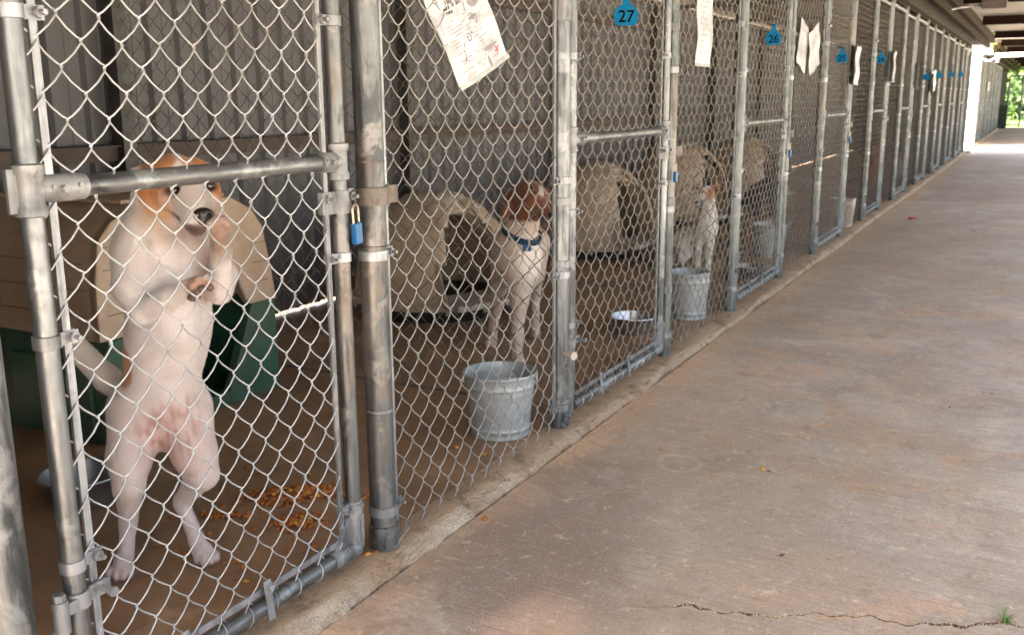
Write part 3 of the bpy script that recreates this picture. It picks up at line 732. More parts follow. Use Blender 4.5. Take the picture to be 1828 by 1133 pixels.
GATE_LAB = ['nearest chain link gate, with the white dog standing up behind it',
            'chain link gate with the blue tag 27 and a small metal bowl behind it',
            'chain link gate with the blue tag numbered 26, a bucket standing behind it',
            'fourth gate, below the small blue tag 25 right of the crumpled papers']
far_gate = None; Z2 = 0
gy = [(0, .800, 1.424)]
for k in range(2, NP_ - 1, 2): gy.append((k, POST_Y[k] + (.050 if k > 2 else .060), POST_Y[k + 1] - .062))
for q, (k, ya, yb) in enumerate(gy):
    wd = yb - ya
    lab = GATE_LAB[q] if q < 4 else f'{ORD[q]} chain link gate along the near kennel row'
    if q == 0:
        parts = gate_shape(wd, 0, 'wire', ph=(.0, .988 - .0677 * 13.5), cell=(.0648, .0677))
        far0 = parts
    elif q < 4: parts = gate_shape(wd, 1 if q == 1 else 2, 'wire_tan', ph=(.01, .02))
    else:
        if far_gate is None: far_gate = gate_shape(wd, 3, 'wire_far')
        parts = far_gate
    place_gate(parts, ya, lab)

# ---- fixed panels between the gates
def panel_shape(wd, near, wire, ph=(0, 0), cell=(.070, .0705)):
    out = []
    out.append(('chain_link', cl_mesh('chain_link', MT[wire], wd, 1.6, cell[0], cell[1], ph[0], ph[1], z0=.006 if near < 2 else .02,
                                      sides=5 if near < 3 else 4, pts=4 if near < 3 else 2, bend=-.012)))
    for q in (.012, wd - .010):
        out.append(('tension_bar', MB().box((0, q, .80 if q < .1 else .82), (.0055, .013, 1.57)).mesh('tension_bar', MT['band' if q < .1 else 'cast'], 0)))
    out.append(('top_rail', MB().tube([(0, -.02, 1.615), (0, wd + .02, 1.615)], .017, 12).mesh('top_rail', MT['pipe_far'])))
    return out
PAN_LAB = ['fixed chain link panel with a big white paper, a bucket behind it',
           'fixed chain link panel with a long narrow paper, the white terrier behind it',
           'fixed chain link panel carrying two crumpled papers near its top']
far_panel = None
for q, k in enumerate(range(1, NP_ - 1, 2)):
    ya = POST_Y[k] + posts[k][1] + .004; yb = POST_Y[k + 1] - posts[k + 1][1] - .004; wd = yb - ya
    if q == 0: parts = panel_shape(wd, 0, 'wire_mid', ph=(1.637 - ya, .909 - .0705 * 13))
    elif q < 3: parts = panel_shape(wd, q, 'wire_tan', ph=(.02, .03))
    else:
        if far_panel is None: far_panel = panel_shape(wd, 3, 'wire_far')
        parts = far_panel
    t = thing('chain_link_fence', PAN_LAB[q] if q < 3 else f'{ORD[q]} fixed chain link panel along the near kennel row', 'chain link fence', (0, ya, 0), group='fixed chain link panels between the gates')
    for p in parts: link(p[0], p[1], t)
# ---- partitions between the pens, running back to the wall
part_mesh = cl_mesh('chain_link', MT['wire_old'], 1.62, 1.60, .070, .0705, 0.01, .0, r=.0015, sides=4, pts=4, z0=.07)
part_far = cl_mesh('chain_link', MT['wire_old'], 1.62, 1.60, .070, .0705, 0.01, .0, r=.0015, sides=3, pts=2, z0=.07)
rearpost = MB().box((-1.665, 0, .82), (.055, .055, 1.66)).mesh('rear_post', MT['darkpost'], 0)
prail = MB().tube([(-.03, 0, 1.60), (-1.64, 0, 1.60)], .015, 10).mesh('rail', MT['pipe_old'])
pbot = MB().tube([(-.03, 0, .055), (-1.64, 0, .055)], .004, 6).mesh('tension_wire', MT['wire_old'])
pk = 0
def partition(y, lab, far):
    t = thing('partition_fence', lab, 'fence partition', (0, y, 0), group='chain link partitions between the pens')
    link('chain_link', part_far if far else part_mesh, t, (-.035, 0, 0), (0, 0, math.pi / 2))
    link('rear_post', rearpost, t); link('rail', prail, t); link('tension_wire', pbot, t)
for k in range(0, NP_, 2):
    y = POST_Y[k] + (.0 if k else -.02)
    partition(y, (['chain link partition left of the standing white dog', 'chain link partition right behind the nearest galvanised bucket',
                   'chain link partition just past the second galvanised bucket', 'chain link partition past the third bucket'] +
                  [f'{ORD[i]} chain link partition between the pens of the near row' for i in range(4, 16)])[pk], k > 4); pk += 1

# ---- the second row beyond the gap
yy = ST2 + .15; i = 0; p2 = []
pole2 = MB().tube([(0, 0, 0), (0, 0, PH)], .027, 12).mesh('pole', MT['pipe_far']); cap2 = MB().lathe([(.029, PH - .03), (.031, PH), (.001, PH + .016)], 12).mesh('cap', MT['cast'])
while yy < END2 - .2:
    o = thing('fence_post', f'{ORD[i]} post of the far kennel row beyond the sunlit gap', 'fence post', (0, yy, 0), group='posts of the far kennel row')
    link('pole', pole2, o); link('cap', cap2, o)
    if yy + .87 < END2:
        if i % 2 == 0: place_gate(far_gate, yy + .05, f'{ORD[i // 2]} chain link gate of the far kennel row past the gap')
        else:
            t = thing('chain_link_fence', f'{ORD[i // 2]} fixed chain link panel of the far kennel row', 'chain link fence', (0, yy + .03, 0), group='fixed panels of the far row')
            for p in far_panel: link(p[0], p[1], t)
    if i % 4 == 0: partition(yy, f'{ORD[i // 4]} chain link partition in the far kennel row', True)
    yy += .87; i += 1
# open gate leaf at the very end
t = thing('kennel_gate', 'open chain link gate leaf at the far end of the walk, against the lawn', 'gate', (.18, 33.2, ZW))
for k, (a, b) in enumerate((((-.02, 0, 0), (-.02, 0, 1.50)), ((.34, 0, 0), (.34, 0, 1.50)))):
    MB().tube([a, b], .026, 12).obj('stile', MT['pipe_far'], t)
MB().tube([(-.02, 0, 1.48), (.34, 0, 1.48)], .022, 12).obj('rail', MT['pipe_far'], t); MB().tube([(-.02, 0, .06), (.34, 0, .06)], .022, 12).obj('rail', MT['pipe_far'], t)
link('chain_link', cl_mesh('chain_link', MT['wire'], .36, 1.48, .07, .0705, z0=.06, sides=3, pts=2), t, (.34, 0, 0), (0, 0, math.pi / 2))
# bin
t = thing('trash_bin', 'dark upright bin at the far end of the kennel row', 'bin', (.10, 31.4, ZW))
MB().box((0, 0, .30), (.24, .24, .60), taper=1.12).obj('body', MT['bin'], t, 0, .02)
MB().box((0, 0, .625), (.29, .29, .05)).obj('lid', MT['bin'], t, 0, .02)

# ================================================================== buckets and bowls
def bucket(name, loc, rt_, rb, h, lab, rot=0, handle=True, mat='bucket'):
    t = thing(name, lab, 'bucket', loc, (0, 0, rot), group='buckets standing on the pen floors')
    th = .0015; pr = [(.001, .006), (rb * .95, .006), (rb, .001), (rb + .002, .004), (rb + .0005, .012)]
    for k in range(1, 24):
        z = .012 + (h - .018) * k / 24; r = rb + (rt_ - rb) * z / h
        r += .0034 * sum(math.exp(-((z / h - q) / .018) ** 2) for q in (.14, .72, .82))
        pr.append((r, z))
    pr += [(rt_ + .001, h - .006), (rt_ + .004, h - .002), (rt_ + .003, h + .002), (rt_ - .001, h + .001), (rt_ - .003, h - .006)]
    for k in range(12, 0, -1):
        z = .010 + (h - .018) * k / 12; pr.append((rb + (rt_ - rb) * z / h - .003, z))
    pr.append((rb - .004, .010)); pr.append((.001, .010))
    MB().lathe(pr, 48).obj('body', MT[mat], t, 35)
    wz = h * .74; wr = rb + (rt_ - rb) * wz / h - .0035
    MB().lathe([(.0005, wz), (wr, wz)], 48).obj('water', MT['water'], t)
    if handle:
        g = MB(); pts = []
        for k in range(25):
            a = math.pi * k / 24
            pts.append(((rt_ + .006) * math.cos(a), (rt_ - .012) * math.sin(a) * -.96, h - .012 + .012 * math.sin(a)))
        g.tube(pts, .0022, 6); g.obj('handle', MT['wire'], t)
        g = MB()
        for s in (-1, 1): g.box((s * (rt_ + .003), 0, h - .014), (.006, .024, .028))
        g.obj('handle_ear', MT['bucket'], t, 0, .002)['kind'] = 'stuff'
    return t
bucket('galvanised_bucket', (-.128, 2.255, 0), .098, .080, .178, 'nearest galvanised bucket of water, with worn pale patches, behind the first fixed panel', .55)
bucket('galvanised_bucket', (-.125, 3.895, 0), .088, .074, .195, 'second galvanised bucket, standing in front of the white terrier', 1.4)
bucket('galvanised_bucket', (-.215, 5.665, 0), .098, .082, .190, 'galvanised bucket behind the third gate, above a dark bowl', .3)
bucket('plastic_bucket', (-.075, 7.25, 0), .085, .068, .20, 'small pale bucket behind the fourth gate near the red petal', .3, False, 'tan_clean')
bucket('galvanised_bucket', (-.30, 12.3, 0), .09, .075, .19, 'tiny far bucket low behind a distant gate of the near row', .3, False)
MT['steel_dark'] = mat_simple('dull_stainless_steel', (.20, .19, .18), (.34, .33, .31), 25, .4, .9, .1, .0008)
def bowl(loc, r, h, lab, dark=False):
    t = thing('feed_bowl', lab, 'bowl', loc, (0, 0, random.random() * 3), group='metal feed bowls in the pens')
    pr = [(.001, .003), (r * .70, .003), (r * .74, .0), (r * .80, .006), (r * .90, h * .5), (r * .96, h * .94), (r + .003, h), (r + .002, h + .003), (r - .003, h + .001), (r * .88, h * .55), (r * .76, .010), (.001, .007)]
    MB().lathe(pr, 44).obj('shell', MT['steel_dark' if dark else 'steel'], t, 50)
    return t
bowl((-.765, 1.395, 0), .094, .070, 'steel bowl at the left behind the nearest gate, beside the standing dog', True)
bowl((-.235, 3.545, 0), .093, .065, 'shiny steel bowl behind the gate with tag 27')
bowl((-.150, 4.96, 0), .085, .055, 'dark metal bowl behind the third gate, left of a bucket', True)
bowl((-.45, 6.95, 0), .09, .05, 'far pale bowl on the floor of the fourth pen')
bowl((-1.0, 10.4, 0), .09, .05, 'very distant pale bowl deep in the sixth pen')

# ================================================================== dog houses
def green_house():
    t = thing('dog_house', 'dog house with green base and tan roof behind the standing white dog', 'dog house', (-1.31, 2.0, 0))
    # local: front face x=+.31 (world -1.0), y -.32..+.33
    y0, y1, x0, x1 = -.33, .315, -.33, .30
    zb = .295
    # opening profile (y,z)
    op = [(-.09, .045), (-.10, .27), (-.10, .36), (-.07, .44), (-.02, .495), (.04, .515), (.10, .495), (.145, .44), (.175, .36), (.215, .27), (.10, .045)]
    def ringface(outer, inner, x, th, g):
        # outer and inner same count
        n = len(outer)
        vs = [(x, *p) for p in outer] + [(x, *p) for p in inner] + [(x - th, *p) for p in outer] + [(x - th, *p) for p in inner]
        fs = []
        for i in range(n - 1):
            fs += [(i, i + 1, n + i + 1, n + i), (2 * n + i, 3 * n + i, 3 * n + i + 1, 2 * n + i + 1), (n + i, n + i + 1, 3 * n + i + 1, 3 * n + i), (i, 2 * n + i, 2 * n + i + 1, i + 1)]
        g.add(vs, fs)
    # base tub
    g = MB(); wt = .018
    g.box(((x0 + x1) / 2, y0 + wt / 2, zb / 2 + .01), (x1 - x0, wt, zb - .02)); g.box(((x0 + x1) / 2, y1 - wt / 2, zb / 2 + .01), (x1 - x0, wt, zb - .02))
    g.box((x0 + wt / 2, (y0 + y1) / 2, zb / 2 + .01), (wt, y1 - y0 - 2 * wt, zb - .02)); g.box(((x0 + x1) / 2, (y0 + y1) / 2, .012), (x1 - x0 - .01, y1 - y0 - .01, .022))
    # front: left and right cheeks and a sill with slanted opening sides
    for poly in ([(y0, .0), (-.09, .0), (-.09, .045), (-.10, zb), (y0, zb)], [(.10, .0), (y1 + .004, .0), (y1 + .004, zb), (.215, zb), (.100, .045)], [(-.09, .0), (.10, .0), (.10, .045), (-.09, .045)]):
        g.prism(poly, 0, x1 - .004, x1 + .028)
    g.prism([(-.33, zb - .03), (-.12, zb - .03), (-.12, zb), (-.33, zb)], 0, x1 + .028, x1 + .036)
    for yy in (y0 - .006,):
        for xx in (-.2, .0, .2): g.box((xx, yy, .13), (.12, .014, .2))
    g.obj('base', MT['green'], t, 0, .008)
    # roof: arched shell
    prof = [(y0 - .012, zb), (y0 - .008, .45), (y0 + .01, .555), (y0 + .06, .605), (-.18, .640), (0, .648), (.17, .628), (.25, .585), (.29, .53), (.312, .43), (y1 + .02, zb - .004)]
    g = MB(); n = len(prof)
    inn = [(p[0] * .94, zb if i in (0, n - 1) else p[1] - .022) for i, p in enumerate(prof)]
    xa, xb = x0 - .012, x1 + .02
    vs = [(xa, *p) for p in prof] + [(xb, *p) for p in prof] + [(xa, *p) for p in inn] + [(xb, *p) for p in inn]
    fs = [(i, i + 1, n + i + 1, n + i) for i in range(n - 1)] + [(2 * n + i, 3 * n + i, 3 * n + i + 1, 2 * n + i + 1) for i in range(n - 1)]
    g.add(vs, fs)
    # front face of the roof with the arch cut out
    up_ = [(-.10, zb), (-.10, .36), (-.08, .43), (-.045, .475), (.0, .505), (.045, .512), (.10, .495), (.14, .445), (.17, .38), (.195, .32), (.215, zb)]
    ringface(prof, up_, xb, .03, g)
    g.add([(xa, *p) for p in prof], [tuple(range(n))])
    ro = g.obj('roof', MT['tan'], t, 35, .006)
    # raised roof ridges running back
    g = MB()
    for (yy, zz) in ((-.18, .645), (0, .653), (.17, .633)): g.box((0, yy, zz), (x1 - x0 - .08, .03, .012))
    g.obj('roof_ridge', MT['tan'], ro, 0, .004)
    # gnawed pale rim round the arch, moulded grooves on the face
    g = MB(); pts = [(xb + .003, p[0] + random.uniform(-.004, .004), p[1] + random.uniform(-.004, .004)) for a, b in zip(up_[:-1], up_[1:]) for p in ((a[0] + (b[0] - a[0]) * q, a[1] + (b[1] - a[1]) * q) for q in (0, .33, .66))]
    g.tube(pts, [random.uniform(.003, .008) for _ in pts], 6); g.obj('chewed_rim', MT['tan_clean'], ro)
    g = MB()
    for z in (.36, .42, .48, .54):
        for a, b in ((y0 + .02, -.12), (.235, .30)):
            if z > .5 and a > 0: continue
            g.box((xb + .0005, (a + b) / 2, z), (.003, b - a, .003))
    g.obj('groove', MT['groove'], ro, 0)['kind'] = 'stuff'
    g = MB()
    for z in (.36, .43, .50):
        g.box((-.0, y0 - .013, z), (x1 - x0 - .06, .003, .003))
    g.obj('groove', MT['groove'], ro, 0)['kind'] = 'stuff'
    return t
green_house()

def igloo(loc, R_, H_, face, lab, mat='tan'):
    """moulded dome with an arched doorway; face = heading of the door"""
    t = thing('dome_dog_house', lab, 'dog house', loc, (0, 0, face))
    g = MB(); nU, nV = 72, 26
    def P(u, v, k=1.0):
        # v 0..1 from base to crown; flattened crown cap like a stepped lid
        a = v * math.pi / 2
        r = R_ * k * (math.cos(a) ** .62); z = .05 + (H_ - .05) * k * (math.sin(a) ** .95)
        if z > H_ * .78: r *= 1.0 - .05
        rib = 1 + .012 * (abs(math.sin(u * 4)) ** 8) * (1 - v)
        return (r * rib * math.cos(u), r * rib * math.sin(u), z)
    def inside(u, z):
        s = R_ * math.sin(u)
        if math.cos(u) < .2: return False
        hw = .165 * (1 - max(0, (z - .20)) ** 2 * 5.2) if z < .50 else 0
        return abs(s) < hw and z > .085
    idx = {}
    for j in range(nV + 1):
        for i in range(nU):
            idx[(i, j)] = len(g.v); g.v.append(P(2 * math.pi * i / nU, j / nV))
    for j in range(nV):
        for i in range(nU):
            u = 2 * math.pi * (i + .5) / nU
            z = sum(g.v[idx[(a % nU, b)]][2] for a, b in ((i, j), (i + 1, j), (i, j + 1), (i + 1, j + 1))) / 4
            if u > math.pi: u -= 2 * math.pi
            if inside(u, z): continue
            g.f.append((idx[(i, j)], idx[((i + 1) % nU, j)], idx[((i + 1) % nU, j + 1)], idx[(i, j + 1)])); g.mi.append(0)
    me = g.mesh('shell', MT[mat], 50)
    o = link('shell', me, t)
    so_ = o.modifiers.new('solid', 'SOLIDIFY'); so_.thickness = .012; so_.offset = -1
    # doorway tunnel: arch swept outward
    g = MB(); arch = []
    for a in np.linspace(0, 1, 19):
        s = math.cos(math.pi * a); arch.append((.172 * s * (1.0 if abs(s) > .7 else 1), .085 + .345 * (math.sin(math.pi * a) ** .62)))
    xs_ = (R_ * .60, R_ * .98, R_ * 1.03)
    n = len(arch); ths = .020; vs = []
    def sec(x, lean, k):
        return [(x - lean * (p[1] - .085), p[0] * k, .085 + (p[1] - .085) * k) for p in arch]
    for x, ln, k in ((xs_[0], .2, .98), (xs_[1], .52, 1.0), (xs_[2], .52, 1.07), (xs_[1], .52, 1.12), (xs_[0], .2, 1.10)): vs += sec(x, ln, k)
    fs = [(r * n + i, r * n + i + 1, (r + 1) * n + i + 1, (r + 1) * n + i) for r in range(4) for i in range(n - 1)]
    g.add(vs, fs)
    g.obj('door_frame', MT[mat], t, 50)
    g = MB(); g.box((R_ * .90, 0, .078), (.24, .36, .028)); g.obj('sill', MT['tan_clean'], t, 0, .01)
    pts = [(p[0] + .004, p[1] + random.uniform(-.003, .003), p[2] + random.uniform(-.003, .003)) for p in sec(xs_[2], .52, 1.04)]
    MB().tube(pts, [random.uniform(.003, .007) for _ in pts], 6).obj('chewed_rim', MT['tan_clean'], t)
    # lower black tub and crown cap
    g = MB().lathe([(R_ * .9, 0), (R_ * .97, .0), (R_ * 1.03, .03), (R_ * 1.035, .050), (R_ * .98, .055), (.01, .056)], 64); g.obj('base', MT['black'], t)
    g = MB().lathe([(R_ * 1.0, .048), (R_ * 1.045, .052), (R_ * 1.045, .078), (R_ * .99, .09)], 64); g.obj('lower_rim', MT[mat], t)
    g = MB().lathe([(.165, H_ * .865), (.160, H_ * .93), (.13, H_ * 1.0), (.08, H_ * 1.03), (.001, H_ * 1.035)], 40); g.obj('crown', MT['tan_clean'], t)
    g = MB()
    for k in range(14):
        a = 2 * math.pi * k / 14
        g.box(((R_ * 1.05) * math.cos(a), (R_ * 1.05) * math.sin(a), .05), (.012, .018, .03), Matrix.Rotation(a, 3, 'Z'))
    g.obj('catch', MT['tan_clean'], t, 0)
    return t
igloo((-1.205, 3.61, 0), .355, .50, -.42, 'tan dome dog house on a black base behind the big white paper panel')
igloo((-1.22, 5.42, 0), .37, .52, -.30, 'tan dome dog house left of the black dog, behind the gate with tag 27')
igloo((-1.22, 7.0, 0), .37, .58, -.30, 'darker tan dome dog house deep behind the white terrier')
igloo((-1.22, 8.75, 0), .37, .55, -.30, 'tan dome dog house seen through the third gate')

# ================================================================== dogs (implicit surfaces meshed with surface nets)
def seg(p, a, b, ra, rb):
    a = np.array(a, float); b = np.array(b, float); ab = b - a; L2 = ab @ ab + 1e-12
    t = np.clip(((p - a) @ ab) / L2, 0, 1)
    return np.linalg.norm(p - a - t[..., None] * ab, axis=-1) - (ra + (rb - ra) * t)
def ell(p, c, r, rot=None):
    q = p - np.array(c, float)
    if rot is not None: q = q @ np.array(Euler(rot).to_matrix())
    r = np.array(r, float); k0 = np.linalg.norm(q / r, axis=-1); k1 = np.linalg.norm(q / (r * r), axis=-1) + 1e-9
    return k0 * (k0 - 1) / k1
def surface(prims, vox, pad=.02):
    """prims: (kind, args, k, sign). smooth union / subtraction on a grid, then surface nets."""
    lo = np.full(3, 1e9); hi = -lo
    for kd, ar, k, sgn in prims:
        if sgn < 0: continue
        if kd == 's': pts = np.array([ar[0], ar[1]], float); r = max(ar[2], ar[3])
        else: pts = np.array([ar[0]], float); r = max(ar[1])
        lo = np.minimum(lo, pts.min(0) - r); hi = np.maximum(hi, pts.max(0) + r)
    lo -= pad; hi += pad
    n = np.ceil((hi - lo) / vox).astype(int) + 1
    ax = [lo[i] + vox * np.arange(n[i]) for i in range(3)]
    D = np.full(n, 1.0, np.float32)
    for kd, ar, k, sgn in prims:
        if kd == 's': pts = np.array([ar[0], ar[1]], float); r = max(ar[2], ar[3])
        else: pts = np.array([ar[0]], float); r = max(ar[1])
        a = np.maximum(((pts.min(0) - r - k * 2 - .012 - lo) / vox).astype(int), 0); b = np.minimum(((pts.max(0) + r + k * 2 + .012 - lo) / vox).astype(int) + 2, n)
        sl_ = tuple(slice(a[i], b[i]) for i in range(3))
        G = np.stack(np.meshgrid(*[ax[i][a[i]:b[i]] for i in range(3)], indexing='ij'), -1)
        d = seg(G, *ar) if kd == 's' else ell(G, *ar)
        d0 = D[sl_]
        if sgn > 0:
            h = np.clip(.5 + .5 * (d0 - d) / k, 0, 1); D[sl_] = d0 * (1 - h) + d * h - k * h * (1 - h)
        else:
            h = np.clip(.5 - .5 * (d0 + d) / k, 0, 1); D[sl_] = d0 * (1 - h) - d * h + k * h * (1 - h)
    # surface nets
    Sg = D < 0
    c8 = np.stack([D[i:n[0] - 1 + i, j:n[1] - 1 + j, k:n[2] - 1 + k] for i in (0, 1) for j in (0, 1) for k in (0, 1)], -1)
    ins = (c8 < 0).sum(-1); cell = (ins > 0) & (ins < 8)
    ci = np.argwhere(cell); vals = c8[cell]
    off = np.array([(i, j, k) for i in (0, 1) for j in (0, 1) for k in (0, 1)], float)
    acc = np.zeros((len(ci), 3)); cnt = np.zeros(len(ci))
    for a in range(8):
        for b in range(a + 1, 8):
            if np.abs(off[a] - off[b]).sum() != 1: continue
            va, vb = vals[:, a], vals[:, b]; cr = (va < 0) != (vb < 0)
            t = np.where(cr, va / (va - vb + 1e-20), 0)
            acc += np.where(cr[:, None], off[a] + (off[b] - off[a]) * t[:, None], 0); cnt += cr
    V = (ci + acc / cnt[:, None]) * vox + lo
    idx = -np.ones(cell.shape, int); idx[cell] = np.arange(len(ci)); F = []
    for axn in range(3):
        u, v = [(1, 2), (2, 0), (0, 1)][axn]
        s0 = [slice(None)] * 3; s1 = [slice(None)] * 3; s0[axn] = slice(0, -1); s1[axn] = slice(1, None)
        ch = Sg[tuple(s0)] != Sg[tuple(s1)]; e = np.argwhere(ch)
        e = e[(e[:, u] > 0) & (e[:, v] > 0) & (e[:, u] < cell.shape[u]) & (e[:, v] < cell.shape[v])]
        flip = Sg[tuple(s0)][tuple(e.T)]
        def I(du, dv):
            q = e.copy(); q[:, u] -= du; q[:, v] -= dv; return idx[tuple(q.T)]
        q = np.stack([I(0, 0), I(1, 0), I(1, 1), I(0, 1)], -1); q[~flip] = q[~flip][:, ::-1]
        F.append(q[(q >= 0).all(1)])
    return V, np.concatenate(F)
def fur_obj(name, prims, vox, colf, parent, mat='fur'):
    V, F = surface(prims, vox)
    me = bpy.data.meshes.new(name); me.from_pydata(V.tolist(), [], F.tolist()); me.materials.append(MT[mat])
    bm = bmesh.new(); bm.from_mesh(me)
    bmesh.ops.smooth_vert(bm, verts=bm.verts, factor=.5, use_axis_x=True, use_axis_y=True, use_axis_z=True)
    bmesh.ops.recalc_face_normals(bm, faces=bm.faces); bm.to_mesh(me); bm.free()
    V = np.empty(len(me.vertices) * 3); me.vertices.foreach_get('co', V); V = V.reshape(-1, 3)
    if colf:
        c = colf(V); at = me.color_attributes.new('fur', 'FLOAT_COLOR', 'POINT')
        at.data.foreach_set('color', np.concatenate([c, np.ones((len(c), 1))], 1).astype(np.float32).ravel())
    me.polygons.foreach_set("use_smooth", [True] * len(me.polygons)); me.update()
    o = bpy.data.objects.new(name, me); COL.objects.link(o); o.parent = parent; return o
def hair(body, n, ln, name='coat'):
    """short guard hairs standing a little off the skin, coloured like the coat under them"""
    me = body.data; nv = len(me.vertices); V = np.empty(nv * 3); me.vertices.foreach_get('co', V); V = V.reshape(-1, 3)
    Nn = np.empty(nv * 3); me.vertices.foreach_get('normal', Nn); Nn = Nn.reshape(-1, 3)
    C = np.empty(nv * 4, np.float32); me.color_attributes['fur'].data.foreach_get('color', C); C = C.reshape(-1, 4)
    r = np.random.default_rng(3); k = r.integers(0, nv, n); P = V[k] + r.normal(0, .0016, (n, 3)) * (1 - Nn[k] ** 2); Q = Nn[k]
    g = np.array([0, 0, -1.]) + r.normal(0, .35, (n, 3)); T = g - Q * (g * Q).sum(1)[:, None]; T /= np.linalg.norm(T, axis=1)[:, None] + 1e-9
    D = T * .85 + Q * r.uniform(.22, .55, (n, 1)); L = ln * r.uniform(.6, 1.3, (n, 1)); W = np.cross(T, Q) * .00038
    A = np.stack([P - W - Q * .0008, P + W - Q * .0008, P + D * L], 1).reshape(-1, 3)
    m = bpy.data.meshes.new(name); m.from_pydata(A.tolist(), [], np.arange(3 * n).reshape(-1, 3).tolist()); m.materials.append(MT['fur'])
    at = m.color_attributes.new('fur', 'FLOAT_COLOR', 'POINT'); cc = np.repeat(C[k] * r.uniform(.86, 1.1, (n, 1)), 3, 0); at.data.foreach_set('color', cc.astype(np.float32).ravel())
    o = bpy.data.objects.new(name, m); COL.objects.link(o); o.parent = body.parent; o['kind'] = 'stuff'; return o
def vnoise(V, sc, seed=0):
    r = np.random.default_rng(seed); out = np.zeros(len(V)); amp = 1
    for o_ in range(4):
        for _ in range(5):
            k = r.normal(size=3) * sc; out += amp * np.sin(V @ k + r.random() * 7) / 5
        sc *= 2.1; amp *= .55
    return out
def blend(c, m, col):
    m = np.clip(m, 0, 1)[:, None]; return c * (1 - m) + np.array(col) * m
def msk(V, c, r, seed=1, soft=.25, jag=.25, sc=60):
    d = np.linalg.norm((V - np.array(c)) / np.array(r), axis=1) + jag * vnoise(V, sc, seed) * .5
    return (1 - d) / soft + .5

